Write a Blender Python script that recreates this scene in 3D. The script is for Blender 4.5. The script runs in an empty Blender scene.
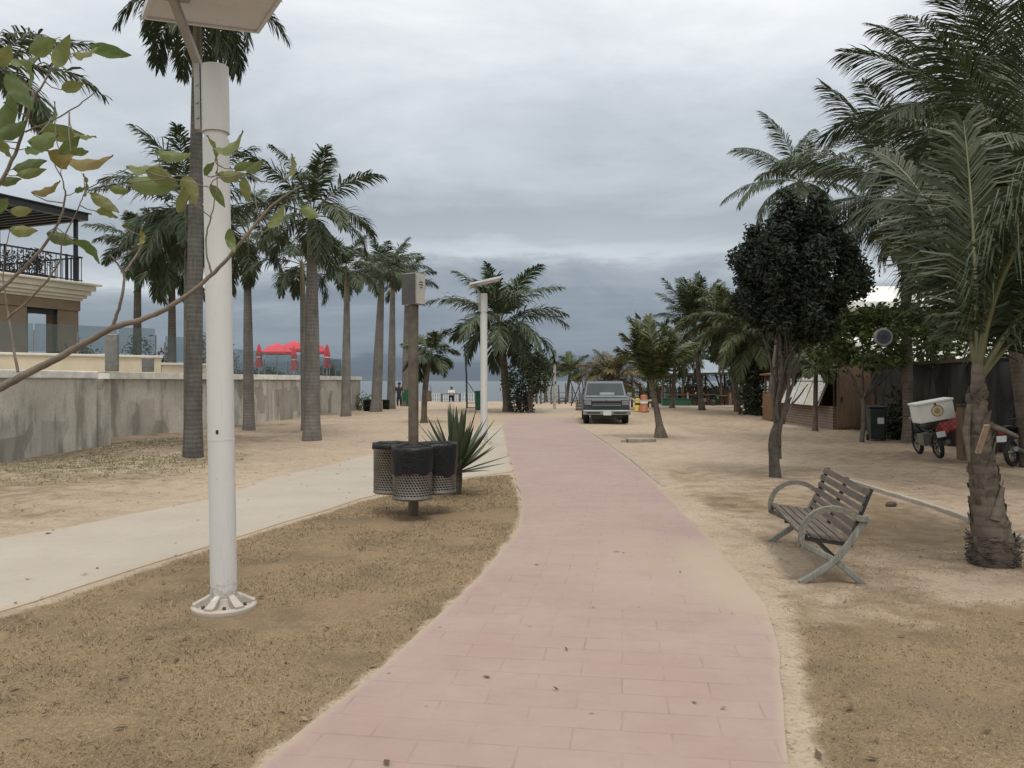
import bpy, math, random
import numpy as np
from mathutils import Vector, Matrix, Quaternion

random.seed(7)
rng = np.random.default_rng(7)
scene = bpy.context.scene
COL = scene.collection
R = math.radians
CAMZ, HZ, F = 1.8, 381.0, 790.0


def G(px, py):
    d = CAMZ * F / (py - HZ)
    return ((px - 512) / F * d, d, 0.0)


def U(px, py, d):
    return np.array(((px - 512) / F * d, d, CAMZ + (HZ - py) / F * d))


# ------------------------------------------------------------------ mesh builder
class MB:
    def __init__(self, off=(0, 0, 0)):
        self.v, self.f, self.mi, self.sm = [], [], [], []
        self.n = 0
        self.off = np.array(off, float)

    def add(self, verts, faces, mi=0, smooth=False):
        verts = np.asarray(verts, float).reshape(-1, 3) - self.off
        self.v.append(verts)
        n = self.n
        for f in faces:
            self.f.append(tuple(int(i) + n for i in f))
        self.mi.extend([mi] * len(faces))
        self.sm.extend([smooth] * len(faces))
        self.n += len(verts)

    def box(self, c, s, rot=None, mi=0, taper=1.0):
        x, y, z = (q / 2 for q in s)
        t = taper
        v = [(-x, -y, -z), (x, -y, -z), (x, y, -z), (-x, y, -z), (-x * t, -y * t, z), (x * t, -y * t, z), (x * t, y * t, z), (-x * t, y * t, z)]
        if rot is not None:
            m = rot if isinstance(rot, Matrix) else Matrix.Rotation(rot, 3, 'Z')
            v = [tuple(m @ Vector(p)) for p in v]
        v = [(p[0] + c[0], p[1] + c[1], p[2] + c[2]) for p in v]
        self.add(v, [(3, 2, 1, 0), (4, 5, 6, 7), (0, 1, 5, 4), (1, 2, 6, 5), (2, 3, 7, 6), (3, 0, 4, 7)], mi)
        return self

    def beam(self, a, b, w, h, mi=0):
        a, b = Vector(a), Vector(b)
        d = b - a
        L = d.length
        z = d.normalized()
        up = Vector((0, 0, 1)) if abs(z.z) < .95 else Vector((0, 1, 0))
        x = up.cross(z).normalized()
        y = z.cross(x)
        m = Matrix((x, y, z)).transposed()
        self.box((a + b) / 2, (w, h, L), m, mi)
        return self

    def tube(self, pts, rad, n=8, mi=0, cap=True, smooth=True, squash=1.0):
        pts = np.asarray(pts, float)
        k = len(pts)
        rad = np.broadcast_to(np.asarray(rad, float), (k,))
        tan = np.gradient(pts, axis=0) if k > 2 else np.repeat((pts[1:] - pts[:1]), 2, 0)
        tan /= np.linalg.norm(tan, axis=1)[:, None] + 1e-12
        ref = np.array((0, 0, 1.0)) if abs(tan[0][2]) < .9 else np.array((1.0, 0, 0))
        x = np.cross(tan[0], ref)
        x /= np.linalg.norm(x)
        vs = []
        a = np.arange(n) * 2 * math.pi / n
        for i in range(k):
            x = x - tan[i] * np.dot(x, tan[i])
            x /= np.linalg.norm(x) + 1e-12
            y = np.cross(tan[i], x)
            vs.append(pts[i] + rad[i] * (np.cos(a)[:, None] * x + squash * np.sin(a)[:, None] * y))
        fs = []
        for i in range(k - 1):
            for j in range(n):
                j2 = (j + 1) % n
                fs.append((i * n + j, i * n + j2, (i + 1) * n + j2, (i + 1) * n + j))
        vs = np.concatenate(vs)
        self.add(vs, fs, mi, smooth)
        if cap:
            self.add(np.concatenate((vs[:n], vs[-n:])) + self.off, [tuple(range(n - 1, -1, -1)), tuple(range(n, 2 * n))], mi, False)
        return self

    def lathe(self, prof, c=(0, 0, 0), n=24, mi=0, smooth=True, closed=False):
        a = np.arange(n) * 2 * math.pi / n
        vs, fs = [], []
        for r, z in prof:
            vs.append(np.stack((c[0] + r * np.cos(a), c[1] + r * np.sin(a), np.full(n, c[2] + z)), 1))
        k = len(prof)
        for i in range(k - 1):
            for j in range(n):
                j2 = (j + 1) % n
                fs.append((i * n + j, i * n + j2, (i + 1) * n + j2, (i + 1) * n + j))
        self.add(np.concatenate(vs), fs, mi, smooth)
        return self

    def prism(self, poly, z0, z1, mi=0):
        """poly: list of (x,y) counter-clockwise"""
        n = len(poly)
        v = [(p[0], p[1], z0) for p in poly] + [(p[0], p[1], z1) for p in poly]
        f = [tuple(range(n - 1, -1, -1)), tuple(range(n, 2 * n))]
        for i in range(n):
            j = (i + 1) % n
            f.append((i, j, n + j, n + i))
        self.add(v, f, mi)
        return self

    def extrude_profile(self, prof, axis_pts, mi=0):
        """prof: (y,z) polygon swept along x between axis_pts (x0,x1)"""
        n = len(prof)
        x0, x1 = axis_pts
        v = [(x0, p[0], p[1]) for p in prof] + [(x1, p[0], p[1]) for p in prof]
        f = [tuple(range(n)), tuple(range(2 * n - 1, n - 1, -1))]
        for i in range(n):
            j = (i + 1) % n
            f.append((j, i, n + i, n + j))
        self.add(v, f, mi)
        return self

    def build(self, name, mat=None, parent=None, bevel=0, seg=2, sub=0, label=None):
        me = bpy.data.meshes.new(name)
        v = np.concatenate(self.v) if self.v else np.zeros((0, 3))
        me.from_pydata(v.tolist(), [], self.f)
        mats = mat if isinstance(mat, (list, tuple)) else [mat]
        for m in mats:
            if m:
                me.materials.append(m)
        me.polygons.foreach_set('material_index', self.mi)
        me.polygons.foreach_set('use_smooth', self.sm)
        me.update()
        o = bpy.data.objects.new(name, me)
        COL.objects.link(o)
        if parent is not None:
            o.parent = parent
        if bevel:
            b = o.modifiers.new('bevel', 'BEVEL')
            b.width, b.segments, b.limit_method, b.angle_limit = bevel, seg, 'ANGLE', R(35)
        if sub:
            s = o.modifiers.new('sub', 'SUBSURF')
            s.levels = s.render_levels = sub
        if label:
            o['label'] = label
        return o


def tag(o, label=None, cat=None, group=None, kind=None):
    if label: o['label'] = label
    if cat: o['category'] = cat
    if group: o['group'] = group
    if kind: o['kind'] = kind
    return o


def thing(name, label, cat, loc=(0, 0, 0), rz=0, group=None):
    o = bpy.data.objects.new(name, None)
    o.empty_display_size = .2
    COL.objects.link(o)
    o.location = loc
    o.rotation_euler.z = rz
    return tag(o, label, cat, group)


def copy_tree(o, parent=None):
    c = o.copy()
    COL.objects.link(c)
    c.parent = parent
    for ch in list(o.children):
        copy_tree(ch, c)
    return c


def place_copy(src, loc, rz, label, group=None, scale=1):
    c = copy_tree(src)
    c.location, c.rotation_euler.z = loc, rz
    c.scale = (scale,) * 3
    return tag(c, label, None, group)


def vnoise(x, y, s, seed=0):
    x, y = np.asarray(x) / s + seed * 17.3, np.asarray(y) / s + seed * 9.7
    xi, yi = np.floor(x), np.floor(y)
    fx, fy = x - xi, y - yi
    fx, fy = fx * fx * (3 - 2 * fx), fy * fy * (3 - 2 * fy)

    def h(a, b):
        q = np.sin(a * 127.1 + b * 311.7 + seed * 74.7) * 43758.5453
        return q - np.floor(q)
    return (h(xi, yi) * (1 - fx) + h(xi + 1, yi) * fx) * (1 - fy) + (h(xi, yi + 1) * (1 - fx) + h(xi + 1, yi + 1) * fx) * fy


def sstep(a, b, x):
    t = np.clip((np.asarray(x, float) - a) / (b - a), 0, 1)
    return t * t * (3 - 2 * t)


# ------------------------------------------------------------------ materials
class NT:
    def __init__(self, name):
        self.m = bpy.data.materials.new(name)
        self.m.use_nodes = True
        self.t = self.m.node_tree
        self.b = self.t.nodes['Principled BSDF']
        self.out = self.t.nodes['Material Output']

    def n(self, typ, ins=None, **props):
        nd = self.t.nodes.new(typ)
        for k, v in props.items():
            setattr(nd, k, v)
        for k, v in (ins or {}).items():
            s = nd.inputs[k]
            if hasattr(v, 'is_output'):
                self.t.links.new(v, s)
            else:
                if isinstance(v, (tuple, list)) and s.type == 'RGBA' and len(v) == 3:
                    v = (*v, 1)
                s.default_value = v
        return nd

    def coord(self, kind='Object'):
        return self.n('ShaderNodeTexCoord').outputs[kind]

    def mapping(self, vec, scale=(1, 1, 1), rot=(0, 0, 0), loc=(0, 0, 0)):
        return self.n('ShaderNodeMapping', {'Vector': vec, 'Scale': scale, 'Rotation': rot, 'Location': loc}).outputs[0]

    def noise(self, vec, scale, detail=4, rough=.55, out=0, dist=0):
        return self.n('ShaderNodeTexNoise', {'Vector': vec, 'Scale': scale, 'Detail': detail, 'Roughness': rough, 'Distortion': dist}).outputs[out]

    def ramp(self, fac, stops, interp='LINEAR'):
        r = self.n('ShaderNodeValToRGB', {'Fac': fac})
        r.color_ramp.interpolation = interp
        e = r.color_ramp.elements
        for i, (p, c) in enumerate(stops):
            if i >= 2:
                e.new(p)
            if not isinstance(c, (tuple, list)):
                c = (c, c, c)
            e[i].position, e[i].color = p, (*c[:3], 1)
        return r.outputs[0]

    def mix(self, fac, a, b, blend='MIX'):
        nd = self.n('ShaderNodeMix', data_type='RGBA', blend_type=blend)
        for s, v in ((nd.inputs[0], fac), (nd.inputs[6], a), (nd.inputs[7], b)):
            if hasattr(v, 'is_output'):
                self.t.links.new(v, s)
            else:
                s.default_value = (*v, 1) if isinstance(v, (tuple, list)) and len(v) == 3 else v
        return nd.outputs[2]

    def math(self, op, a, b=0.0, c=0.0, clamp=False):
        nd = self.n('ShaderNodeMath', operation=op, use_clamp=clamp)
        for s, v in zip(nd.inputs, (a, b, c)):
            if hasattr(v, 'is_output'):
                self.t.links.new(v, s)
            else:
                s.default_value = v
        return nd.outputs[0]

    def attr(self, name, out='Fac'):
        return self.n('ShaderNodeAttribute', attribute_name=name).outputs[out]

    def set(self, **kw):
        names = {'color': 'Base Color', 'rough': 'Roughness', 'metal': 'Metallic', 'normal': 'Normal', 'alpha': 'Alpha', 'spec': 'Specular IOR Level', 'trans': 'Transmission Weight', 'coat': 'Coat Weight'}
        for k, v in kw.items():
            s = self.b.inputs[names[k]]
            if hasattr(v, 'is_output'):
                self.t.links.new(v, s)
            else:
                s.default_value = (*v, 1) if isinstance(v, (tuple, list)) else v
        return self

    def bump(self, h, strength=.3, dist=.02, normal=None):
        ins = {'Height': h, 'Strength': strength, 'Distance': dist}
        if normal is not None:
            ins['Normal'] = normal
        return self.n('ShaderNodeBump', ins).outputs[0]


def simple(name, col, rough=.6, metal=0.0, var=.25, scale=4, bump=0.0, bscale=60, col2=None, spec=.5):
    t = NT(name)
    co = t.coord()
    c2 = col2 or tuple(c * (1 - var) for c in col)
    f = t.ramp(t.noise(co, scale, 6, .62), [(.35, 0), (.66, 1)])
    t.set(color=t.mix(f, col, c2), rough=rough, metal=metal, spec=spec)
    if bump:
        t.set(normal=t.bump(t.noise(co, bscale, 5, .6), bump, .01))
    return t.m


def leafmat(name, cols, rough=.5, transl=.25, nscale=1.2):
    """cols: three leaf colours picked per leaf"""
    t = NT(name)
    rnd = t.n('ShaderNodeNewGeometry').outputs['Random Per Island']
    c = t.ramp(rnd, [(0, cols[0]), (.5, cols[1]), (1, cols[2])])
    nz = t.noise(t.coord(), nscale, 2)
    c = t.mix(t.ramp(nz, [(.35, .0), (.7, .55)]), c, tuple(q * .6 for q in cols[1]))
    t.set(color=c, rough=rough, spec=.35)
    tr = t.n('ShaderNodeBsdfTranslucent', {'Color': c})
    mx = t.n('ShaderNodeMixShader', {0: transl, 1: t.b.outputs[0], 2: tr.outputs[0]})
    t.t.links.new(mx.outputs[0], t.out.inputs[0])
    return t.m


def ground_mat():
    t = NT('sand_and_dry_lawn')
    co = t.coord()
    grass, soil_shade, weeds = t.attr('grass'), t.attr('soil_shade'), t.attr('weeds')
    n1 = t.noise(co, .35, 5, .6)
    n2 = t.noise(co, 3.2, 6, .65)
    n3 = t.noise(co, 28, 5, .7)
    n4 = t.noise(co, 150, 3, .75)
    n5 = t.noise(co, 1.1, 5, .65)
    n6 = t.noise(t.mapping(co, scale=(1, 2.2, 1), rot=(0, 0, .6)), 55, 4, .75)
    sand = t.mix(t.ramp(n1, [(.35, 0), (.7, 1)]), (.392, .314, .230), (.322, .256, .187))
    sand = t.mix(t.ramp(n2, [(.48, 0), (.75, .8)]), sand, (.235, .182, .125))
    sand = t.mix(t.ramp(n3, [(.48, 0), (.64, .6)]), sand, (.21, .16, .11))
    sand = t.mix(t.ramp(n4, [(.5, 0), (.66, .35)]), sand, (.17, .13, .09))
    gr = t.mix(t.ramp(n2, [(.38, 0), (.66, 1)]), (.228, .160, .096), (.152, .108, .066))
    gr = t.mix(t.ramp(n3, [(.42, 0), (.62, .9)]), gr, (.29, .208, .122))
    gr = t.mix(t.ramp(n5, [(.47, 0), (.62, .7)]), gr, (.120, .092, .056))
    gr = t.mix(t.ramp(n5, [(.32, .6), (.45, 0)]), gr, (.25, .163, .092))
    gr = t.mix(t.ramp(n6, [(.54, 0), (.66, .8)]), gr, (.37, .29, .175))
    gr = t.mix(t.ramp(n4, [(.44, 0), (.60, .75)]), gr, (.085, .062, .036))
    edge = t.math('ADD', grass, t.math('MULTIPLY', t.math('SUBTRACT', n2, .5), .9))
    edge = t.math('ADD', edge, t.math('MULTIPLY', t.math('SUBTRACT', n3, .5), .7))
    gf = t.ramp(edge, [(.30, 0), (.70, 1)])
    gf = t.math('MULTIPLY', gf, t.ramp(grass, [(.02, 0), (.15, 1)]))
    c = t.mix(gf, sand, gr)
    sf = t.math('MULTIPLY', soil_shade, t.ramp(t.math('ADD', n2, t.math('MULTIPLY', n3, .4)), [(.5, .15), (.85, 1)]))
    c = t.mix(sf, c, (.175, .125, .08))
    wf = t.math('MULTIPLY', weeds, t.ramp(t.math('ADD', n2, t.math('MULTIPLY', n3, .3)), [(.6, 0), (.72, 1)]))
    c = t.mix(wf, c, (.155, .14, .075))
    c = t.mix(t.math('MULTIPLY', t.ramp(t.noise(co, 9, 3, .8), [(.60, 0), (.66, .8)]), t.math('SUBTRACT', 1.0, gf)), c, (.17, .125, .08))
    t.set(color=c, rough=.95, spec=.15)
    h = t.math('ADD', t.math('MULTIPLY', n3, .6), t.math('ADD', n2, t.math('MULTIPLY', n4, .25)))
    t.set(normal=t.bump(h, .55, .035))
    return t.m


def path_mat():
    t = NT('stamped_pink_concrete')
    co = t.coord()
    wob = t.noise(co, 5, 3, .6, out=1)
    wv = t.n('ShaderNodeVectorMath', {0: co, 1: t.n('ShaderNodeVectorMath', {0: wob, 3: .012}, operation='SCALE').outputs[0]}, operation='ADD').outputs[0]
    v = t.mapping(wv, rot=(0, 0, R(8)))
    br = t.n('ShaderNodeTexBrick', {'Vector': v, 'Color1': (.280, .197, .174), 'Color2': (.248, .173, .152), 'Mortar': (0.18, .13, .115), 'Scale': 1.0, 'Mortar Size': .008, 'Mortar Smooth': .6, 'Bias': 0.0, 'Brick Width': .50, 'Row Height': .24})
    br.offset = .5
    n1 = t.noise(co, .8, 6, .65)
    n2 = t.noise(co, 7, 6, .65)
    n3 = t.noise(co, 90, 4, .7)
    wear = t.ramp(t.noise(co, 2.3, 5, .65), [(.36, .1), (.60, .95)])
    plain = (.274, .191, .168)
    c = t.mix(wear, br.outputs[0], plain)
    c = t.mix(t.ramp(n1, [(.35, 0), (.7, .65)]), c, (.315, .248, .212))
    c = t.mix(t.ramp(n2, [(.52, 0), (.78, .45)]), c, (.25, .175, .155))
    c = t.mix(t.ramp(n3, [(.55, 0), (.8, .35)]), c, (.20, .14, .125))
    spots = t.n('ShaderNodeTexVoronoi', {'Vector': co, 'Scale': 2.6, 'Randomness': 1.0}).outputs[0]
    c = t.mix(t.ramp(spots, [(.025, .8), (.05, 0)]), c, (.12, .09, .08))
    if 0: crack = t.n('ShaderNodeTexVoronoi', {'Vector': t.mapping(wv, scale=(.32, .24, 1)), 'Scale': 1.0}, feature='DISTANCE_TO_EDGE').outputs[0]
    if 0: c = t.mix(t.math('MULTIPLY', t.ramp(crack, [(.0, .7), (.006, 0)]), t.ramp(n1, [(.45, 0), (.55, 1)])), c, (.13, .09, .08))
    dust = t.math('ADD', t.attr('dust'), t.math('MULTIPLY', t.math('SUBTRACT', n2, .5), .6))
    dust = t.math('ADD', dust, t.math('MULTIPLY', t.math('SUBTRACT', t.noise(co, 30, 3, .7), .5), .4))
    df = t.ramp(dust, [(.3, 0), (.75, .95)])
    c = t.mix(t.ramp(t.noise(co, .45, 5, .7), [(.52, 0), (.7, .5)]), c, (.25, .19, .165))
    c = t.mix(df, c, (.322, .258, .190))
    t.set(color=c, rough=t.ramp(n2, [(.3, .7), (.7, .9)]), spec=.25)
    h = t.math('MULTIPLY', t.math('SUBTRACT', 1.0, br.outputs['Fac']), t.math('SUBTRACT', 1.0, t.math('MULTIPLY', wear, .6)))
    h = t.math('ADD', t.math('MULTIPLY', h, t.math('SUBTRACT', 1.0, df)), t.math('MULTIPLY', n3, .18))
    t.set(normal=t.bump(h, .35, .006))
    return t.m


def pavement_mat():
    t = NT('pale_dusty_concrete')
    co = t.coord()
    n1 = t.noise(co, .7, 6, .62)
    n2 = t.noise(co, 9, 6, .7)
    c = t.mix(t.ramp(n1, [(.35, 0), (.68, 1)]), (.340, .302, .248), (.300, .264, .212))
    c = t.mix(t.ramp(n2, [(.5, 0), (.8, .5)]), c, (.265, .222, .168))
    dust = t.math('ADD', t.attr('dust'), t.math('MULTIPLY', t.math('SUBTRACT', n2, .5), .7))
    c = t.mix(t.ramp(dust, [(.35, 0), (.7, .9)]), c, (.32, .255, .18))
    t.set(color=c, rough=.9, spec=.2, normal=t.bump(t.noise(co, 60, 5, .7), .2, .006))
    return t.m


def wall_mat():
    """old cast concrete with stains and run marks"""
    t = NT('stained_concrete')
    co = t.coord()
    n1 = t.noise(co, .55, 6, .65)
    st = t.noise(t.mapping(co, scale=(1.3, 1.3, .30)), 1.2, 7, .62)
    n3 = t.noise(co, 14, 6, .7)
    c = t.mix(t.ramp(n1, [(.35, 0), (.65, 1)]), (.56, .53, .455), (.40, .375, .32))
    c = t.mix(t.ramp(st, [(.50, 0), (.62, .62)]), c, (.16, .15, .13))
    patch = t.n('ShaderNodeTexVoronoi', {'Vector': t.mapping(co, scale=(.75, .75, .55)), 'Scale': 1.25}, distance='CHEBYCHEV').outputs['Color']
    pf = t.n('ShaderNodeSeparateColor', {0: patch}).outputs[0]
    c = t.mix(t.ramp(pf, [(.52, 0), (.70, .55)]), c, (.185, .172, .15))
    c = t.mix(t.ramp(n3, [(.5, 0), (.75, .5)]), c, (.20, .185, .16))
    t.set(color=c, rough=.9, spec=.2, normal=t.bump(t.math('ADD', n3, st), .3, .02))
    return t.m


def painted_metal(name, col, dirt=(.25, .2, .15)):
    t = NT(name)
    co = t.coord()
    n1 = t.noise(t.mapping(co, scale=(6, 6, 1.2)), 1.3, 6, .7)
    n2 = t.noise(co, 35, 4, .7)
    c = t.mix(t.ramp(n1, [(.45, 0), (.75, .35)]), col, tuple(q * .72 for q in col))
    c = t.mix(t.ramp(n2, [(.64, 0), (.76, .55)]), c, dirt)
    zz = t.n('ShaderNodeSeparateXYZ', {0: co}).outputs[2]
    sp_ = t.math('ADD', t.math('MULTIPLY', zz, -2.6), t.math('MULTIPLY', t.noise(co, 22, 5, .75), 1.7))
    c = t.mix(t.ramp(sp_, [(.30, 0), (.62, .7)]), c, tuple(q * 1.1 for q in dirt))
    rs = t.noise(t.mapping(co, scale=(26, 26, .9)), 1.0, 4, .7)
    c = t.mix(t.ramp(rs, [(.62, 0), (.74, .35)]), c, (.30, .24, .17))
    t.set(color=c, rough=.5, spec=.4, normal=t.bump(n2, .06, .004))
    return t.m


def trunk_mat(name, c1, c2, rings=9.0, ring_s=.5):
    t = NT(name)
    co = t.coord()
    n1 = t.noise(co, 2.2, 6, .65)
    nv = t.noise(t.mapping(co, scale=(9, 9, 1)), 2, 5, .7)
    w = t.n('ShaderNodeTexWave', {'Vector': co, 'Scale': rings / 6.283 * 2, 'Distortion': 1.5, 'Detail': 3.0, 'Detail Scale': 2.5}, wave_type='BANDS', bands_direction='Z').outputs['Fac']
    c = t.mix(t.ramp(n1, [(.35, 0), (.68, 1)]), c1, c2)
    c = t.mix(t.math('MULTIPLY', t.ramp(w, [(.0, 1), (.35, 0)]), ring_s), c, tuple(q * .42 for q in c2))
    c = t.mix(t.ramp(nv, [(.5, 0), (.75, .6)]), c, tuple(q * .5 for q in c2))
    t.set(color=c, rough=.92, spec=.15, normal=t.bump(t.math('ADD', t.math('MULTIPLY', w, .5), nv), .28, .02))
    return t.m


def wood_mat(name, c1, c2, ax=0):
    t = NT(name)
    co = t.coord()
    sc = [14, 14, 14]
    sc[ax] = .9
    n1 = t.noise(t.mapping(co, scale=tuple(sc)), 2.2, 6, .7)
    n2 = t.noise(co, 3, 5, .6)
    c = t.mix(t.ramp(n1, [(.35, 0), (.68, 1)]), c1, c2)
    c = t.mix(t.ramp(n2, [(.5, 0), (.75, .5)]), c, tuple(q * .6 for q in c2))
    t.set(color=c, rough=.85, spec=.2, normal=t.bump(n1, .35, .01))
    return t.m


def perforated_mat():
    t = NT('perforated_steel')
    co = t.coord()
    s = t.n('ShaderNodeSeparateXYZ', {0: co})
    ang = t.math('MULTIPLY', t.math('ARCTAN2', s.outputs[1], s.outputs[0]), .27)
    v = t.n('ShaderNodeCombineXYZ', {0: t.math('DIVIDE', t.math('ADD', ang, t.math('MULTIPLY', s.outputs[2], .5)), .0424), 1: t.math('DIVIDE', s.outputs[2], .037), 2: 0.0}).outputs[0]
    vd = t.n('ShaderNodeTexVoronoi', {'Vector': v, 'Scale': 1.0, 'Randomness': 0.0}, voronoi_dimensions='2D').outputs[0]
    hole = t.math('LESS_THAN', vd, .33)
    band = t.math('MULTIPLY', t.math('GREATER_THAN', s.outputs[2], .06), t.math('LESS_THAN', s.outputs[2], .66))
    hole = t.math('MULTIPLY', hole, band)
    n1 = t.noise(co, 5, 5, .7)
    c = t.mix(t.ramp(n1, [(.35, 0), (.7, 1)]), (.24, .22, .19), (.14, .125, .105))
    t.set(color=c, rough=.42, metal=.75, alpha=t.math('SUBTRACT', 1.0, hole))
    return t.m


def glass_mat(name, tint=(.75, .82, .82), a=.25, rough=.03):
    t = NT(name)
    t.set(color=tuple(c * .25 for c in tint), rough=rough, spec=.6)
    tr = t.n('ShaderNodeBsdfTransparent', {'Color': tint})
    mx = t.n('ShaderNodeMixShader', {0: a, 1: tr.outputs[0], 2: t.b.outputs[0]})
    t.t.links.new(mx.outputs[0], t.out.inputs[0])
    return t.m


MT = {}
MT['ground'] = ground_mat()
MT['path'] = path_mat()
MT['pave'] = pavement_mat()
MT['wall'] = wall_mat()
MT['cap'] = simple('weathered_whitewash', (.78, .75, .68), .85, var=.3, scale=3, bump=.2)
MT['cream'] = simple('cream_plaster', (.56, .49, .37), .85, var=.15, scale=1.5, bump=.1)
MT['creamtrim'] = simple('cream_cornice', (.62, .59, .52), .8, var=.12, scale=1.5)
MT['brownwall'] = simple('brown_render', (.20, .15, .105), .85, var=.2, scale=1.5, bump=.1)
MT['white'] = painted_metal('off_white_paint', (.52, .512, .485))
MT['panelback'] = painted_metal('panel_underside', (.56, .575, .59))
MT['dark'] = simple('dark_metal', (.03, .032, .034), .5, .3, .3)
MT['black'] = simple('black_plastic', (.012, .012, .013), .4, 0, .3)
MT['liner'] = simple('bin_liner', (.008, .008, .009), .38, 0, .3, 12, 1.0, 22, spec=.28)
MT['perf'] = perforated_mat()
MT['steel'] = simple('dull_steel', (.30, .28, .25), .45, .7, .35, 6)
MT['post'] = simple('weathered_brown_post', (.135, .108, .08), .6, .35, .45, 6, .1)
MT['slat'] = wood_mat('grey_weathered_slats', (.15, .125, .105), (.075, .062, .052), 1)
MT['armwood'] = wood_mat('grey_green_timber', (.20, .19, .155), (.11, .10, .078), 1)
MT['legwood'] = wood_mat('peeling_grey_blue_timber', (.245, .25, .215), (.125, .12, .10), 2)
MT['royal'] = trunk_mat('royal_palm_bark', (.20, .186, .165), (.125, .113, .098), 9.0, .28)
MT['royaldark'] = trunk_mat('dark_grey_palm_bark', (.135, .126, .115), (.075, .069, .062), 9.0, .3)
MT['palmdark'] = trunk_mat('dark_palm_bark', (.13, .112, .092), (.065, .055, .045), 9.0, .35)
MT['coco'] = trunk_mat('coconut_bark', (.165, .137, .108), (.085, .068, .052), 10.0, .25)
MT['shaft'] = simple('crownshaft', (.15, .155, .085), .5, 0, .35, 3, col2=(.20, .15, .09))
MT['frond'] = leafmat('palm_frond', [(.040, .060, .028), (.058, .082, .036), (.090, .110, .050)], .45, .18)
MT['frondolive'] = leafmat('olive_frond', [(.062, .082, .030), (.090, .108, .040), (.15, .145, .058)], .5, .25)
MT['frondyellow'] = leafmat('yellowing_frond', [(.10, .098, .040), (.15, .13, .05), (.24, .18, .08)], .5, .25)
MT['frondfront'] = leafmat('near_frond', [(.032, .044, .017), (.048, .060, .023), (.085, .092, .040)], .5, .2)
MT['rachis'] = simple('frond_stalk', (.14, .14, .06), .5, 0, .3)
MT['deadfrond'] = leafmat('dead_frond', [(.13, .10, .065), (.17, .13, .085), (.09, .07, .045)], .8, .1)
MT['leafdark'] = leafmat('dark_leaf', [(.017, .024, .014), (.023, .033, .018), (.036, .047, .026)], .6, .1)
MT['leafmid'] = leafmat('green_leaf', [(.065, .095, .030), (.095, .135, .040), (.15, .18, .06)], .45, .28)
MT['leafbush'] = leafmat('bush_leaf', [(.028, .040, .020), (.040, .055, .026), (.06, .07, .035)], .5, .18)
MT['leafred'] = leafmat('red_flower', [(.05, .03, .02), (.22, .03, .03), (.05, .05, .03)], .5, .2)
MT['agave'] = leafmat('agave_leaf', [(.050, .066, .036), (.070, .088, .046), (.10, .115, .062)], .42, .1)
MT['bark'] = simple('grey_bark', (.14, .118, .095), .9, 0, .5, 8, .6, 30)
MT['barkdark'] = simple('dark_bark', (.085, .072, .058), .9, 0, .5, 8, .6, 30)
MT['twig'] = simple('twig_bark', (.20, .165, .125), .85, 0, .45, 14, .5, 60)
MT['red'] = simple('red_canvas', (.46, .06, .075), .8, 0, .2)
MT['whitecloth'] = simple('white_canvas', (.66, .65, .60), .8, 0, .12, 2)
MT['plywood'] = wood_mat('brown_plywood', (.165, .112, .072), (.10, .068, .045), 2)
MT['orangewood'] = wood_mat('orange_wood', (.22, .125, .068), (.13, .075, .042), 2)
MT['darkwood'] = wood_mat('dark_wood', (.06, .045, .034), (.032, .024, .019), 2)
MT['driftwood'] = wood_mat('driftwood', (.16, .13, .10), (.08, .065, .05), 2)
MT['net'] = simple('dark_shade_cloth', (.030, .030, .027), .32, 0, .55, 1.3)
MT['glass'] = glass_mat('railing_glass', (.80, .86, .86), .18)
MT['windglass'] = glass_mat('car_glass', (.35, .40, .42), .75)
MT['paint'] = simple('faded_blue_grey_car_paint', (.042, .054, .070), .42, .2, .25, 3)
MT['paintlight'] = simple('chalky_car_paint', (.125, .145, .155), .5, .1, .25, 3)
MT['chrome'] = simple('dull_chrome', (.36, .36, .35), .35, .8, .2)
MT['rubber'] = simple('tyre_rubber', (.018, .018, .018), .85, 0, .4, 8)
MT['green'] = simple('green_plastic', (.02, .115, .062), .5, 0, .3)
MT['greendark'] = simple('dark_green_plastic', (.012, .021, .017), .5, 0, .3)
MT['orange'] = simple('orange_plastic', (.33, .11, .04), .6, 0, .3)
MT['yellow'] = simple('yellow_plastic', (.52, .36, .03), .6, 0, .3)
MT['plate'] = simple('number_plate', (.55, .56, .54), .5, 0, .15, 20)
MT['redpaint'] = simple('red_glossy_paint', (.25, .02, .02), .3, 0, .3)
MT['gold'] = simple('gold_print', (.35, .23, .05), .6, 0, .2)
MT['stone'] = simple('pale_stone', (.30, .255, .20), .9, 0, .35, 5, .5, 20)
MT['tarp'] = simple('grey_blue_tarp', (.24, .28, .33), .7, 0, .25, 1.5)
MT['bluegrey'] = simple('blue_grey_disc', (.026, .034, .055), .4, 0, .2)
MT['skin'] = simple('skin', (.30, .17, .11), .6, 0, .1)
MT['clothdark'] = simple('dark_blue_cloth', (.025, .035, .06), .85, 0, .2)
MT['clothwhite'] = simple('white_cloth', (.6, .6, .58), .85, 0, .1)
MT['hair'] = simple('black_hair', (.012, .010, .009), .6, 0, .2)
# ------------------------------------------------------------------ camera, light, sky
cam = bpy.data.cameras.new('camera')
cam.sensor_width = 36
cam.lens = F / 1024 * 36
cam.shift_y = -3 / 1024
cam.clip_end = 30000
camo = bpy.data.objects.new('camera', cam)
COL.objects.link(camo)
camo.location = (0, 0, CAMZ)
camo.rotation_euler = (R(90), 0, 0)
scene.camera = camo

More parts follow.
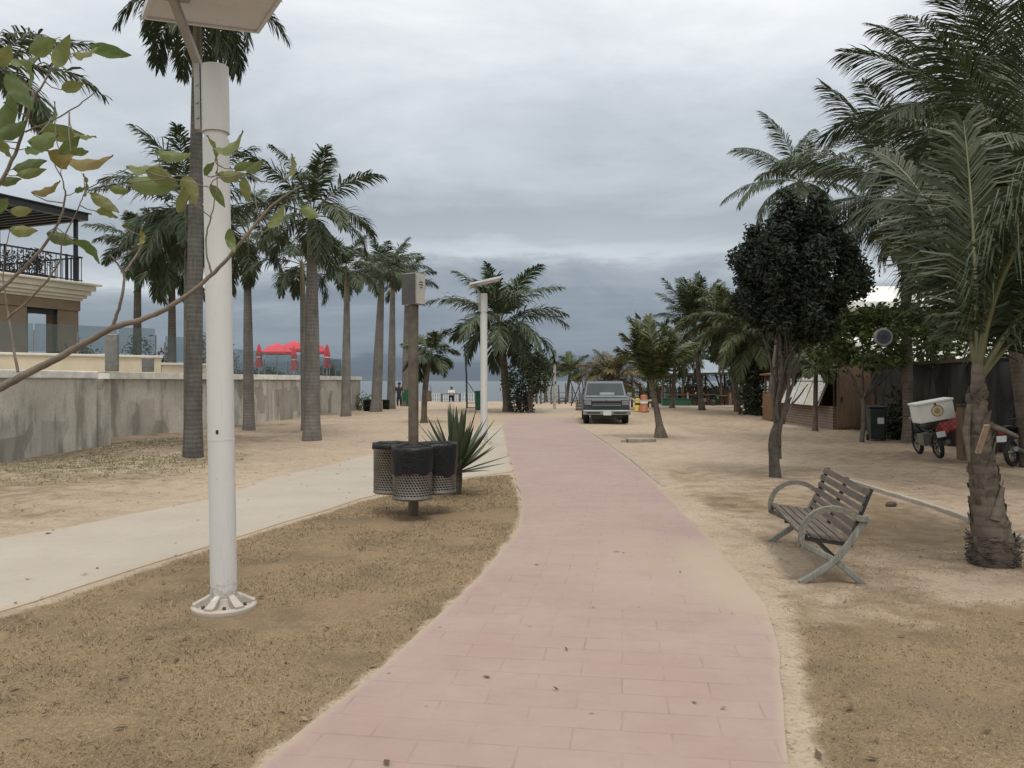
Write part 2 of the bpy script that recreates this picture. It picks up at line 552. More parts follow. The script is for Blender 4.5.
SUN_EL, SUN_AZ = 68, 160        # degrees; azimuth measured from +Y clockwise
sl = bpy.data.lights.new('sun', 'SUN')
sl.energy = 1.45
sl.angle = R(14)
sl.color = (1.0, .95, .88)
so = bpy.data.objects.new('sun', sl)
COL.objects.link(so)
so.rotation_euler = (R(90 - SUN_EL), 0, R(180 - SUN_AZ))

w = bpy.data.worlds.new('World')
scene.world = w
w.use_nodes = True
wt = w.node_tree
bg = wt.nodes['Background']


class WT(NT):
    def __init__(self):
        self.t = wt


W = WT()
sky = W.n('ShaderNodeTexSky', sky_type='NISHITA')
sky.sun_disc = False
sky.sun_elevation, sky.sun_rotation = R(SUN_EL), R(SUN_AZ)
sky.air_density, sky.dust_density = 1.2, 3
dirv = W.n('ShaderNodeVectorMath', {0: W.coord('Generated')}, operation='NORMALIZE').outputs[0]
sp = W.n('ShaderNodeSeparateXYZ', {0: dirv})
dz = W.math('ADD', W.math('MAXIMUM', sp.outputs[2], 0.0), .09)
cv = W.n('ShaderNodeCombineXYZ', {0: W.math('DIVIDE', sp.outputs[0], dz), 1: W.math('DIVIDE', sp.outputs[1], dz), 2: 0.0}).outputs[0]
nA = W.noise(W.mapping(cv, scale=(.55, 1.0, 1), rot=(0, 0, R(12)), loc=(3.1, 1.7, 0)), 1.0, 7, .55, dist=.5)
nB = W.noise(W.mapping(cv, scale=(.22, .3, 1), loc=(7.3, 2.2, 0)), 1.0, 4, .5)
el = W.math('ADD', sp.outputs[2], W.math('MULTIPLY', W.math('SUBTRACT', nA, .5), .075))
el = W.math('ADD', el, W.math('MULTIPLY', W.math('SUBTRACT', nB, .5), .06))
nC = W.noise(W.mapping(dirv, scale=(2.6, 2.6, 7.5), loc=(1.3, .4, .2)), 1.0, 8, .6, dist=.3)
el = W.math('ADD', el, W.math('MULTIPLY', W.math('SUBTRACT', nC, .5), .16))
el = W.math('ADD', el, W.math('MULTIPLY', W.math('ABSOLUTE', W.math('SUBTRACT', sp.outputs[0], .08)), .10))
el = W.math('SUBTRACT', el, .012)
low = W.ramp(sp.outputs[2], [(0, 0), (.07, 1)])
el = W.math('ADD', W.math('MULTIPLY', el, low), W.math('MULTIPLY', sp.outputs[2], W.math('SUBTRACT', 1.0, low)))
STOPS = [(0, (.150, .180, .212)), (.010, (.135, .165, .20)), (.030, (.150, .188, .23)), (.036, (.215, .255, .30)), (.10, (.255, .295, .34)),
         (.128, (.34, .378, .42)), (.150, (.56, .592, .62)), (.172, (.42, .455, .49)), (.205, (.37, .405, .44)), (.25, (.47, .505, .54)), (.31, (.60, .628, .655)),
         (.37, (.72, .74, .76)), (.44, (.84, .85, .86)), (.55, (1.0, 1.0, 1.0)), (.80, (1.3, 1.28, 1.26)), (1.0, (1.5, 1.47, 1.43))]
cloud = W.ramp(el, STOPS)
tex = W.ramp(W.math('ADD', W.math('MULTIPLY', nA, .5), W.math('MULTIPLY', nC, .5)), [(.36, (.86, .87, .885)), (.64, (1.14, 1.13, 1.12))])
cloud = W.mix(low, cloud, W.mix(1.0, cloud, tex, 'MULTIPLY'))
# thicker, darker cloud base over the sea ahead than behind the viewer
cloud = W.mix(1.0, cloud, (10.6, 10.85, 11.05), 'MULTIPLY')
back = W.ramp(sp.outputs[1], [(.30, 1.0), (.62, 0.0)])
back = W.ramp(W.math('MULTIPLY', sp.outputs[1], -1.0), [(0.0, (1, 1, 1)), (.9, (1.55, 1.52, 1.46))])
cloud = W.mix(1.0, cloud, back, 'MULTIPLY')
mixc = W.mix(.93, sky.outputs[0], cloud)
wt.links.new(mixc, bg.inputs[0])
bg.inputs[1].default_value = .1

scene.view_settings.view_transform = 'Standard'
scene.view_settings.look = 'None'
scene.view_settings.exposure = 0.08
scene.view_settings.gamma = 1.0
scene.cycles.use_denoising = True
scene.cycles.max_bounces = 6
scene.cycles.transparent_max_bounces = 16
scene.render.film_transparent = False

# ------------------------------------------------------------------ ground layout
LE = [(0, -1.9), (2, -1.55), (3.67, -1.17), (5.19, -.74), (7.15, -.29), (9.54, .085), (11.2, .13), (13.0, .10), (16, .02), (20.6, -.12), (32.3, -.41), (38, -.2), (46, .9), (56, 3.0)]
RE = [(0, .8), (2, 1.08), (3.67, 1.29), (5.49, 1.83), (6.35, 2.02), (9.54, 2.27), (16, 2.59), (22, 2.66), (29, 2.68), (36.5, 2.75), (42, 3.3), (50, 4.8), (56, 6.4)]


def edge(tab, y):
    a = np.array(tab)
    return np.interp(y, a[:, 0], a[:, 1])


PLO = [(-9.5, 2.2), (-3.95, 6.1), (-3.31, 8.67), (-2.2, 12.26), (-.9, 14.7), (0.02, 15.6)]       # near edge of the pale pavement
PUP = [(-12.5, 5.6), (-5.8, 8.94), (-4.57, 11.95), (-4.45, 14.4), (-3.45, 19.2), (-2.5, 24), (-.35, 33)]


def polydist(px, py, poly):
    """distance to a polyline and signed side (left positive)"""
    best = np.full(px.shape, 1e9)
    sign = np.zeros(px.shape)
    for (x0, y0), (x1, y1) in zip(poly[:-1], poly[1:]):
        dx, dy = x1 - x0, y1 - y0
        t = np.clip(((px - x0) * dx + (py - y0) * dy) / (dx * dx + dy * dy), 0, 1)
        d = np.hypot(px - x0 - t * dx, py - y0 - t * dy)
        s = dx * (py - y0) - dy * (px - x0)
        m = d < best
        best = np.where(m, d, best)
        sign = np.where(m, np.sign(s), sign)
    return best, sign


def axis(segs):
    out = []
    for a, b, st in segs:
        out += list(np.arange(a, b, st))
    return np.array(out + [segs[-1][1]])


def ground_h(x, y):
    le, re = edge(LE, y), edge(RE, y)
    nearpath = sstep(.0, .5, np.maximum(le - x, x - re))
    dlo, slo = polydist(x, y, PLO)
    dup, sup = polydist(x, y, PUP)
    inpave = (slo > 0) & (sup < 0) & (x < .3)
    nearpave = np.where(inpave, 0, sstep(0, .5, np.minimum(dlo, dup)))
    m = np.where(y < 58, nearpath * nearpave, 1)
    rough = .5 + .5 * sstep(5.9, 6.4, x) + .5 * sstep(-3.5, -5, x)
    h = (vnoise(x, y, 1.3, 1) - .5) * .05 + (vnoise(x, y, .42, 2) - .5) * .045 + (vnoise(x, y, .17, 3) - .5) * .02
    h = h * rough
    # wheel ruts of the sandy road on the right
    for k, xr in enumerate((7.2, 8.7, 9.6, 10.7)):
        xx = xr + 1.0 * np.sin(y * .05 + k) * .6
        h = h - .028 * np.exp(-((x - xx) / .16) ** 2) * (x > 6.1)
    fade = 1 - sstep(45, 70, y)
    h = h * m * np.maximum(fade, .3)
    h = h - np.where(y > 70, (y - 70) * .05, 0) - np.where(y > 130, 0, 0)
    return np.maximum(h, -6)


def grid_obj(name, xs, ys, hfun, mat, attrs, kind='structure', clip=None):
    X, Y = np.meshgrid(xs, ys)
    Z = hfun(X, Y)
    nx, ny = len(xs), len(ys)
    v = np.stack((X.ravel(), Y.ravel(), Z.ravel()), 1)
    idx = np.arange(nx * ny).reshape(ny, nx)
    f = np.stack((idx[:-1, :-1].ravel(), idx[:-1, 1:].ravel(), idx[1:, 1:].ravel(), idx[1:, :-1].ravel()), 1)
    me = bpy.data.meshes.new(name)
    me.from_pydata(v.tolist(), [], f.tolist())
    me.materials.append(mat)
    me.polygons.foreach_set('use_smooth', [True] * len(f))
    for k, fn in attrs.items():
        a = me.attributes.new(k, 'FLOAT', 'POINT')
        a.data.foreach_set('value', np.clip(fn(X, Y), 0, 1).ravel().astype(np.float32))
    o = bpy.data.objects.new(name, me)
    COL.objects.link(o)
    o['kind'] = kind
    return o


def grass_zone(x, y):
    le, re = edge(LE, y), edge(RE, y)
    dlo, slo = polydist(x, y, PLO)
    n = vnoise(x, y, .9, 5)
    left = sstep(.0, .10, le - x) * np.where((slo < 0) & (x < .3), sstep(0.0, .25, dlo), 0) * (y < 15.2) * (x > -9)
    # right verge
    r = sstep(.02, .28, x - re) * sstep(6.0, 5.7, x) * sstep(8.4, 4.8, y + (n - .5) * 3.5)
    r2 = sstep(.1, .6, x - re) * sstep(6.0, 5.7, x) * sstep(6.5, 9.0, y) * sstep(21, 12, y) * (.30 + .42 * n)
    bench = np.exp(-(((x - 2.5) / .75) ** 2 + ((y - 7.4) / 1.2) ** 2))
    r = np.maximum(r, r2) * (1 - .9 * bench)
    return np.maximum(left, r)


def soil_shade_zone(x, y):
    s = np.zeros_like(x)
    for cx, cy, rr in ((4.93, 14.7, 1.1), (4.8, 7.75, .9), (2.9, 7.1, .55), (3.1, 9.1, .5), (4.75, 25, .8), (-1.33, 10.6, .6), (2.5, 4.42, .30), (1.0, 47, 1.2), (2.6, 50, 1.6), (-2.29, 6.29, .35), (5.4, 9.6, 1.1), (9, 19, 2.5), (6.0, 16, .8)):  # bare soil patches; rings at feet of things also paint in contact shade
        s = np.maximum(s, np.exp(-((x - cx) ** 2 + (y - cy) ** 2) / rr ** 2))
    road = sstep(6, 6.6, x) * (.28 + .5 * vnoise(x, y * .25, .5, 9)) * sstep(60, 30, y)
    kerb = np.exp(-((x - 5.75) / .22) ** 2) * (y < 15) * .8
    left = sstep(-4.6, -8, x) * vnoise(x, y * 1.6, 1.3, 11) ** 1.5 * 1.7 * sstep(50, 22, y)
    return np.maximum(np.maximum(s, road), np.maximum(kerb, left))


def weeds_zone(x, y):
    a = np.exp(-(((x + 8.6) / 2.2) ** 2 + ((y - 17) / 3.0) ** 2)) * 1.1
    b = np.exp(-(((x + 10.3) / 1.0) ** 2 + ((y - 22) / 2.5) ** 2))
    return np.maximum(a, b)


gx = axis([(-3000, -600, 400), (-600, -100, 80), (-100, -24, 8), (-24, -14, .6), (-14, 14, .13), (14, 24, .6), (24, 100, 8), (100, 600, 80), (600, 3000, 400)])
gy = axis([(-60, -5, 5), (-5, 2, .7), (2, 20, .13), (20, 45, .3), (45, 90, 1.5), (90, 200, 10), (200, 1000, 100), (1000, 3000, 500)])
grid_obj('ground', gx, gy, ground_h, MT['ground'], {'grass': grass_zone, 'soil_shade': soil_shade_zone, 'weeds': weeds_zone})


def ribbon(name, ys, lfun, rfun, ncol, z, mat, dustfun):
    vs, dust = [], []
    for y in ys:
        l, r = lfun(y), rfun(y)
        for i in range(ncol + 1):
            t = i / ncol
            vs.append((l[0] + (r[0] - l[0]) * t, l[1] + (r[1] - l[1]) * t, z))
    vs = np.array(vs)
    nr, nc = len(ys), ncol + 1
    d = dustfun(vs[:, 0], vs[:, 1], np.tile(np.linspace(0, 1, nc), nr))
    f = []
    for a in range(nr - 1):
        for b in range(ncol):
            f.append((a * nc + b, a * nc + b + 1, (a + 1) * nc + b + 1, (a + 1) * nc + b))
    # skirts on both sides
    n0 = len(vs)
    sk = np.concatenate((vs[0::nc], vs[ncol::nc]))
    sk[:, 2] -= .05
    vs = np.concatenate((vs, sk))
    d = np.concatenate((d, np.full(len(sk), .5)))
    for a in range(nr - 1):
        f.append((n0 + a, a * nc, (a + 1) * nc, n0 + a + 1))
        f.append((a * nc + ncol, n0 + nr + a, n0 + nr + a + 1, (a + 1) * nc + ncol))
    me = bpy.data.meshes.new(name)
    me.from_pydata(vs.tolist(), [], f)
    me.materials.append(mat)
    at = me.attributes.new('dust', 'FLOAT', 'POINT')
    at.data.foreach_set('value', np.clip(d, 0, 1).astype(np.float32))
    o = bpy.data.objects.new(name, me)
    COL.objects.link(o)
    o['kind'] = 'structure'
    return o


def path_dust(x, y, t):
    le, re = edge(LE, y), edge(RE, y)
    e = np.minimum(x - le, re - x)
    d = sstep(.11, -.02, e) * .62
    d = np.maximum(d, 1.0 * np.exp(-(((x - 2.2) / .75) ** 2 + ((y - 7.3) / 1.7) ** 2)))
    d = np.maximum(d, .45 * np.exp(-(((x - 1.3) / 1.0) ** 2 + ((y - 7.9) / 2.2) ** 2)))
    d = np.maximum(d, sstep(26, 46, y) * .75)
    return d + .1 * vnoise(x, y, .6, 4)


py_ = list(np.arange(0.2, 20, .15)) + list(np.arange(20, 56.1, .5))


def jit(y, s):
    return .035 * (vnoise(np.array(y), np.array(0.0), .35, s) - .5) + .05 * (vnoise(np.array(y), np.array(0.0), 1.1, s + 1) - .5)


ribbon('path', py_, lambda y: (float(edge(LE, y) + jit(y, 31)), y), lambda y: (float(edge(RE, y) + jit(y, 41)), y), 30, .014, MT['path'], path_dust)


def resample(poly, n):
    p = np.array(poly, float)
    s = np.concatenate(([0], np.cumsum(np.hypot(*np.diff(p, axis=0).T))))
    q = np.linspace(0, s[-1], n)
    return np.stack((np.interp(q, s, p[:, 0]), np.interp(q, s, p[:, 1])), 1)


NP = 90
lo_, up_ = resample(PLO + [(-.35, 33.2)], NP), resample(PUP, NP)
for a_ in (lo_, up_):
    a_ += (np.stack((vnoise(a_[:, 0], a_[:, 1], .7, 21), vnoise(a_[:, 0], a_[:, 1], .8, 22)), 1) - .5) * .16


def pave_dust(x, y, t):
    e = np.minimum(t, 1 - t)
    return sstep(.05, 0, e) * .5 + .25 * vnoise(x, y, .9, 8) + sstep(18, 30, y) * .3


ribbon('pavement', list(range(NP)), lambda i: up_[i], lambda i: lo_[i], 14, .008, MT['pave'], pave_dust)

# low kerb between verge and sandy road on the right
k = MB()
kp = [(6.02, 14.4), (5.98, 12), (5.93, 10.5), (5.75, 8.9), (5.3, 6.5), (4.75, 4.0), (4.4, 1.5)]
kr = resample(kp, 40)
for a, b in zip(kr[:-1], kr[1:]):
    k.beam((a[0], a[1], .0 + random.uniform(-.006, .006)), (b[0], b[1], .0 + random.uniform(-.006, .006)), .085, .11)
tag(k.build('kerb', MT['pave'], bevel=.012), kind='structure')
k = MB()
kr = resample([(2.80, 13.5), (2.93, 18), (2.98, 24), (2.92, 30), (2.95, 36)], 40)
for a, b in zip(kr[:-1], kr[1:]):
    k.beam((a[0] - .2, a[1], -.02 + random.uniform(-.006, .006)), (b[0] - .2, b[1], -.02 + random.uniform(-.006, .006)), .08, .07)
tag(k.build('path_kerb', MT['stone'], bevel=.01), kind='structure')

# sea
t = NT('grey_sea')
co = t.coord()
wv = t.noise(t.mapping(co, scale=(.05, .22, 1)), 1.0, 6, .7)
t.set(color=(.045, .066, .076), rough=.30, spec=.5, normal=t.bump(wv, .9, 1.5))
m = MB()
m.add([(-9000, 78, -.95), (9000, 78, -.95), (9000, 16000, -.95), (-9000, 16000, -.95)], [(0, 1, 2, 3)])
tag(m.build('sea', t.m), kind='structure')
# surf line on the shore
t = NT('surf_foam')
co = t.coord()
t.set(color=(.7, .72, .72), rough=.8)
m = MB()
xs_ = np.linspace(-120, 120, 200)
vs_ = []
for x_ in xs_:
    yy = 93 + 3 * float(vnoise(np.array(x_), np.array(2.0), 9, 3)) + 1.2 * float(vnoise(np.array(x_), np.array(7.0), 2.5, 5))
    vs_ += [(x_, yy, -.93), (x_, yy + 1.2 + 2.4 * float(vnoise(np.array(x_), np.array(1.0), 4, 9)), -.93)]
m.add(vs_, [(2 * i, 2 * i + 2, 2 * i + 3, 2 * i + 1) for i in range(199)])
tag(m.build('surf', t.m), kind='stuff')

# dry grass blades and litter on the two lawns
def blades(name, n, x0, x1, y0, y1, zone, hmin, hmax, mat, thr, ypow=1.0):
    y = y0 + (y1 - y0) * rng.random(n) ** ypow
    x = x0 + (x1 - x0) * rng.random(n)
    z = zone(x, y)
    keep = (z > thr) & (rng.random(n) < z) & (np.abs(x) < .72 * y + .4) & (vnoise(x, y, .5, 14) > .28)
    x, y = x[keep], y[keep]
    k = len(x)
    h = hmin + (hmax - hmin) * rng.random(k) ** 2
    a = rng.random(k) * 6.283
    lean = rng.normal(0, 1, (k, 2)) * h[:, None] * .9
    zz = ground_h(x, y) - .003
    wv = np.stack((np.cos(a), np.sin(a)), 1) * (.0022 + .0006 * y[:, None] * .8)
    v = np.zeros((k, 3, 3))
    v[:, 0, :2] = np.stack((x, y), 1) - wv
    v[:, 1, :2] = np.stack((x, y), 1) + wv
    v[:, 2, :2] = np.stack((x, y), 1) + lean
    v[:, :2, 2] = zz[:, None]
    v[:, 2, 2] = zz + h
    me = bpy.data.meshes.new(name)
    me.from_pydata(v.reshape(-1, 3).tolist(), [], np.arange(k * 3).reshape(k, 3).tolist())
    me.materials.append(mat)
    o = bpy.data.objects.new(name, me)
    COL.objects.link(o)
    return tag(o, None, None, None, 'stuff')


MT['straw'] = leafmat('dry_grass', [(.25, .175, .10), (.34, .26, .155), (.17, .12, .065)], .9, .15)
o = blades('dry_grass', 150000, -8.5, .4, 2.6, 15, grass_zone, .008, .038, MT['straw'], .35, 1.7)
tag(o, 'short dry brown grass on the lawn left of the pink path', 'grass')
o = blades('dry_grass', 55000, 1.2, 6, 2.6, 9, grass_zone, .006, .024, MT['straw'], .25, 1.5)
tag(o, 'short patchy dry grass on the verge right of the pink path', 'grass')
MT['weedleaf'] = leafmat('weed_leaf', [(.11, .115, .05), (.15, .14, .07), (.20, .16, .09)], .8, .15)
o = blades('weeds', 26000, -13, -4.6, 11, 27, weeds_zone, .02, .07, MT['weedleaf'], .25)
tag(o, 'sparse low weeds on the sand in front of the concrete wall', 'weeds')

# litter: dead leaves and small clods
m = MB()
for i in range(520):
    if i < 330:
        y = 2.7 + 14 * random.random() ** 1.6
        x = random.uniform(-.7, .75) * y
    else:
        y = random.uniform(10, 30)
        x = random.uniform(-11, -3)
    le, re = float(edge(LE, y)), float(edge(RE, y))
    if le - .02 < x < re + .02 and random.random() < .8:
        continue
    z = float(ground_h(np.array([x]), np.array([y]))[0]) + .012
    if le - .05 < x < re + .05:
        z = .02
    s = random.uniform(.010, .030)
    a = random.uniform(0, 6.28)
    ca, sa = math.cos(a), math.sin(a)
    q = [(-s * 1.5, 0, 0), (0, -s * .6, random.uniform(0, .012)), (s * 1.5, 0, random.uniform(0, .02)), (0, s * .6, random.uniform(0, .012))]
    m.add([(x + ca * p[0] - sa * p[1], y + sa * p[0] + ca * p[1], z + p[2]) for p in q], [(0, 1, 2), (0, 2, 3)])
o = m.build('leaf_litter', leafmat('litter', [(.06, .04, .025), (.14, .095, .055), (.30, .24, .16)], .9, .1))
tag(o, 'small dead leaves scattered over lawn, sand and path', 'leaf litter', None, 'stuff')
# ------------------------------------------------------------------ palms and trees
def frond(mb, base, az, el0, L, droop, ll, nl=46, roll=0., vee=.15, grav=.5, plum=.15, wid=.022, r0=.018, t0=.16, mi_leaf=0, mi_st=1, seed=0, bend=0.0):
    g = np.random.default_rng(seed)
    K = 14
    ts = np.linspace(0, 1, K)
    pts = [np.array(base, float)]
    tans = []
    for t in ts:
        e = R(el0) - R(droop) * t ** 1.4
        a = az + bend * t
        tans.append(np.array((math.cos(e) * math.cos(a), math.cos(e) * math.sin(a), math.sin(e))))
    for i in range(K - 1):
        pts.append(pts[-1] + (tans[i] + tans[i + 1]) / 2 * L / (K - 1))
    pts, tans = np.array(pts), np.array(tans)
    mb.tube(pts, r0 * (1 - .9 * ts) + .002, 4, mi_st, cap=False)
    t = np.linspace(t0, .995, nl) + g.normal(0, .004, nl)
    t = np.clip(t, .05, 1)
    P = np.stack([np.interp(t, ts, pts[:, c]) for c in range(3)], 1)
    T = np.stack([np.interp(t, ts, tans[:, c]) for c in range(3)], 1)
    T /= np.linalg.norm(T, axis=1)[:, None]
    S = np.tile(np.array((-math.sin(az), math.cos(az), 0.)), (nl, 1))
    N = np.cross(S, T)
    if roll:
        rr = roll * t
        S, N = S * np.cos(rr)[:, None] + N * np.sin(rr)[:, None], N * np.cos(rr)[:, None] - S * np.sin(rr)[:, None]
    prof = np.clip(np.minimum(.45 + 2.2 * (t - t0), 1.0) * (1 - .62 * np.clip((t - .45) / .55, 0, 1) ** 1.6), .2, 1)
    for sgn in (1, -1):
        ang = np.radians(68 - 40 * t) + g.normal(0, .06, nl)
        v = vee + g.normal(0, plum, nl)
        D = T * np.cos(ang)[:, None] + sgn * S * (np.sin(ang) * np.cos(v))[:, None] + N * (np.sin(v) * np.sin(ang))[:, None]
        D /= np.linalg.norm(D, axis=1)[:, None]
        l = ll * prof * (1 + g.normal(0, .08, nl))
        gr = grav * (1 + g.normal(0, .25, nl))
        D2 = D.copy(); D2[:, 2] -= gr * .55
        D2 /= np.linalg.norm(D2, axis=1)[:, None]
        D3 = D.copy(); D3[:, 2] -= gr * 1.5
        D3 /= np.linalg.norm(D3, axis=1)[:, None]
        p1 = P + D * (l * .35)[:, None]
        p2 = p1 + D2 * (l * .35)[:, None]
        p3 = p2 + D3 * (l * .30)[:, None]
        W_ = np.cross(D, N); W_ /= np.linalg.norm(W_, axis=1)[:, None] + 1e-9
        tw = g.normal(0, .35, nl)
        W_ = W_ * np.cos(tw)[:, None] + N * np.sin(tw)[:, None]
        w = wid * (.8 + .4 * g.random(nl))[:, None]
        V = np.stack((P - W_ * w * .35, P + W_ * w * .35, p1 - W_ * w, p1 + W_ * w, p2 - W_ * w * .75, p2 + W_ * w * .75, p3), 1).reshape(-1, 3)
        F_ = []
        for i in range(nl):
            b = i * 7
            F_ += [(b, b + 1, b + 3, b + 2), (b + 2, b + 3, b + 5, b + 4), (b + 4, b + 5, b + 6)]
        mb.add(V, F_, mi_leaf)


def crown(mb, c, n, L, el=(82, -15), droop=(45, 75), ll=.6, nl=60, seed=0, az0=None, grav=.6, plum=.36, wid=.020, vee=.1, skip=None, jl=.12):
    g = random.Random(seed)
    az0 = g.uniform(0, 6.28) if az0 is None else az0
    n, ll, wid, nl = round(n * 1.08) + 1, ll * 1.22, wid * 1.25, round(nl * 1.15)
    for i in range(n):
        t = (i + .5) / n
        e = el[0] + (el[1] - el[0]) * t ** .9 + g.uniform(-7, 7)
        az = az0 + i * 2.39996 + g.uniform(-.25, .25)
        dr = droop[0] + (droop[1] - droop[0]) * t + g.uniform(-10, 10)
        b = (c[0] + .06 * math.cos(az), c[1] + .06 * math.sin(az), c[2] - .15 * t)
        frond(mb, b, az, e, L * g.uniform(1 - jl, 1 + jl) * (.82 + .18 * math.sin(math.pi * min(1, t + .15))), dr, ll, nl, g.uniform(-.5, .5), vee, grav, plum, wid, seed=seed * 100 + i, bend=g.uniform(-.2, .2))


def bent(base, top, n=14, sway=0.0, sdir=0.0, seed=0):
    g = random.Random(seed)
    b, t_ = np.array(base, float), np.array(top, float)
    s = np.linspace(0, 1, n)
    p = b + (t_ - b) * s[:, None]
    p[:, 0] += sway * np.sin(s * math.pi) * math.cos(sdir)
    p[:, 1] += sway * np.sin(s * math.pi) * math.sin(sdir)
    return p, s


def palm(name, label, cat, px, py, d, crown_px, crown_py, rpx, kind='royal', n=15, L=2.2, seed=1, group=None, base=None, zb=None, mats=None, sway=0., rtop=.6, **kw):
    """px, py: where the trunk meets the ground; rpx: trunk width in pixels at its foot"""
    if base is None:
        base = ((px - 512) / F * d, d, 0. if zb is None else zb)
    root = thing(name, label, cat, base, 0, group)
    top = U(crown_px, crown_py, d) - np.array(base)
    r = rpx / F * d / 2
    tp, s = bent((0, 0, -.06), (top[0], top[1], top[2]), 22, sway, seed * 1.7, seed)
    g = random.Random(seed)
    fm = MT[mats[1]] if mats else MT['frond']
    tm = MT[mats[0]] if mats else MT['royal' if kind == 'royal' else 'coco']
    m = MB()
    if kind == 'royal':
        sh = .80 if top[2] > 5 else .86
        rad = r * (1.0 + .22 * np.exp(-(s / .05) ** 2) + .07 * np.exp(-((s - .4) / .25) ** 2) - .50 * s)
        kcut = int(sh * len(s))
        m.tube(tp[:kcut + 1], rad[:kcut + 1], 16)
        m.build('trunk', tm, root)
        m = MB()
        q = tp[kcut:]
        u = np.linspace(0, 1, len(q))
        m.tube(q, rad[kcut] * (1.0 + .12 * np.sin(u * 3.1) - .45 * u), 12)
        m.build('crownshaft', MT['shaft'], root)
    else:
        rad = r * (1.0 + .5 * np.exp(-(s / .06) ** 2) - (1 - rtop) * s)
        m.tube(tp, rad, 14)
        # ring scars
        m.build('trunk', tm, root)
    m = MB()
    crown(m, top, n, L, seed=seed, **kw)
    m.build('crown', [fm, MT['rachis']], root)
    return root, top


ROW = 'royal palms in a row along the concrete wall'
palm('royal_palm', 'tallest grey palm trunk just left of the near white lamp post, crown above the panel', 'palm tree', 193, 457, 18.7, 198, -10, 17, n=19, L=2.5, seed=3, group=ROW, el=(75, -35), droop=(60, 85), ll=.55, mats=('royaldark', 'frond'), sway=.08)
palm('royal_palm', 'shorter dense palm hidden behind the tallest grey trunk and the near lamp post', 'palm tree', 189, 445, 22.2, 187, 205, 10, n=18, L=2.5, seed=5, group=ROW, el=(80, -50), droop=(50, 70), ll=.6)
palm('royal_palm', 'slim palm between near lamp post and thick palm, one frond hanging along its trunk', 'palm tree', 249, 430, 29, 247, 232, 11, n=11, L=2.6, seed=8, group=ROW, el=(80, -55), droop=(45, 60), ll=.6)
palm('royal_palm', 'thick pale ringed palm with full crown before the right half of the concrete wall', 'palm tree', 312, 440, 24.1, 312, 212, 17, n=14, L=2.75, seed=11, group=ROW, el=(84, -25), droop=(50, 90), ll=.55)
palm('royal_palm', 'palm half hidden behind the thick pale ringed palm trunk', 'palm tree', 306, 431, 28.5, 302, 262, 9, n=9, L=2.3, seed=13, group=ROW, el=(70, -20), droop=(60, 90), ll=.5)
palm('royal_palm', 'slim palm with a small crown in front of the rounded end of the concrete wall', 'palm tree', 346, 416, 40.6, 347, 268, 9.5, n=14, L=2.3, seed=17, group=ROW, el=(80, -15), droop=(55, 85), ll=.55)
palm('royal_palm', 'stout leaning palm just past the end of the concrete wall', 'palm tree', 376, 412, 45.9, 382, 272, 11, n=15, L=2.5, seed=19, group=ROW, el=(84, -10), droop=(50, 85), ll=.6)
palm('royal_palm', 'palm directly right of the stout leaning palm, trunk a little lower and lighter', 'palm tree', 391, 409, 51, 393, 272, 8.5, n=15, L=2.6, seed=23, group=ROW, el=(80, -10), droop=(50, 85), ll=.6)
palm('royal_palm', 'farthest palm of the wall row, showing beside the brown bin post', 'palm tree', 405, 406, 57, 407, 282, 7.5, n=14, L=2.5, seed=29, group=ROW, el=(80, -20), droop=(50, 85), ll=.6)

TB = 'palms on the terrace behind the wall'
palm('terrace_palm', 'dark bushy palm behind the glass railing, closer to the building', 'palm tree', 0, 0, 35, 138, 240, 9, 'dark', n=15, L=2.0, seed=31, base=((137 - 512) / F * 35, 35, 2.0), group=TB, mats=('palmdark', 'frond'), el=(80, -55), droop=(40, 55), ll=.55)
palm('terrace_palm', 'dark drooping palm behind the glass railing, left of the tallest grey trunk', 'palm tree', 0, 0, 33, 172, 255, 9, 'dark', n=17, L=2.2, seed=37, base=((172 - 512) / F * 33, 33, 2.0), group=TB, mats=('palmdark', 'frond'), el=(80, -60), droop=(40, 60), ll=.6)
palm('terrace_palm', 'palm showing only dark fronds in the top left corner behind the leafy branch', 'palm tree', 0, 0, 16, -12, 62, 14, 'dark', n=11, L=2.4, seed=41, base=((-14 - 512) / F * 16, 16, 0.0), mats=('palmdark', 'frond'), el=(60, -20), droop=(45, 70), ll=.5)

palm('small_palm', 'small palm with a thin bent trunk behind the spiky agave and the bin post', 'palm tree', 424, 423, 33.9, 430, 352, 6, 'coco', n=13, L=1.35, seed=43, el=(75, -45), droop=(50, 60), ll=.45, mats=('coco', 'frond'), rtop=.9, sway=.1)
palm('coconut_palm', 'big arching coconut palm behind the far white lamp post', 'palm tree', 508, 412, 46, 500, 322, 9, 'coco', n=24, L=4.3, seed=47, el=(88, -22), droop=(55, 85), ll=.95, nl=54, wid=.034, rtop=.7)
YG = 'small beach palms by the driftwood fence'
palm('small_palm', 'small beach palm directly behind the thin far white post', 'palm tree', 546, 402, 67, 544, 372, 4, 'coco', n=12, L=2.0, seed=53, group=YG, el=(85, 5), droop=(50, 80), ll=.6, mats=('coco', 'frondolive'))
palm('small_palm', 'small beach palm right of the thin far white post, beside the steel frame', 'palm tree', 566, 402, 67, 570, 373, 4, 'coco', n=12, L=2.0, seed=59, group=YG, el=(85, 5), droop=(50, 80), ll=.6, mats=('coco', 'frondolive'))
palm('small_palm', 'yellowish palm rising behind the parked pickup truck', 'palm tree', 612, 408, 50, 612, 380, 7, 'coco', n=20, L=2.5, seed=61, el=(85, 10), droop=(55, 95), ll=.7, mats=('coco', 'frondyellow'))
palm('palm', 'tall dark palm with upright crown behind the young palm and beach bar', 'palm tree', 702, 410, 49, 694, 322, 5.5, 'coco', n=22, L=3.0, seed=67, el=(88, 25), droop=(15, 60), ll=.7, mats=('palmdark', 'frond'))
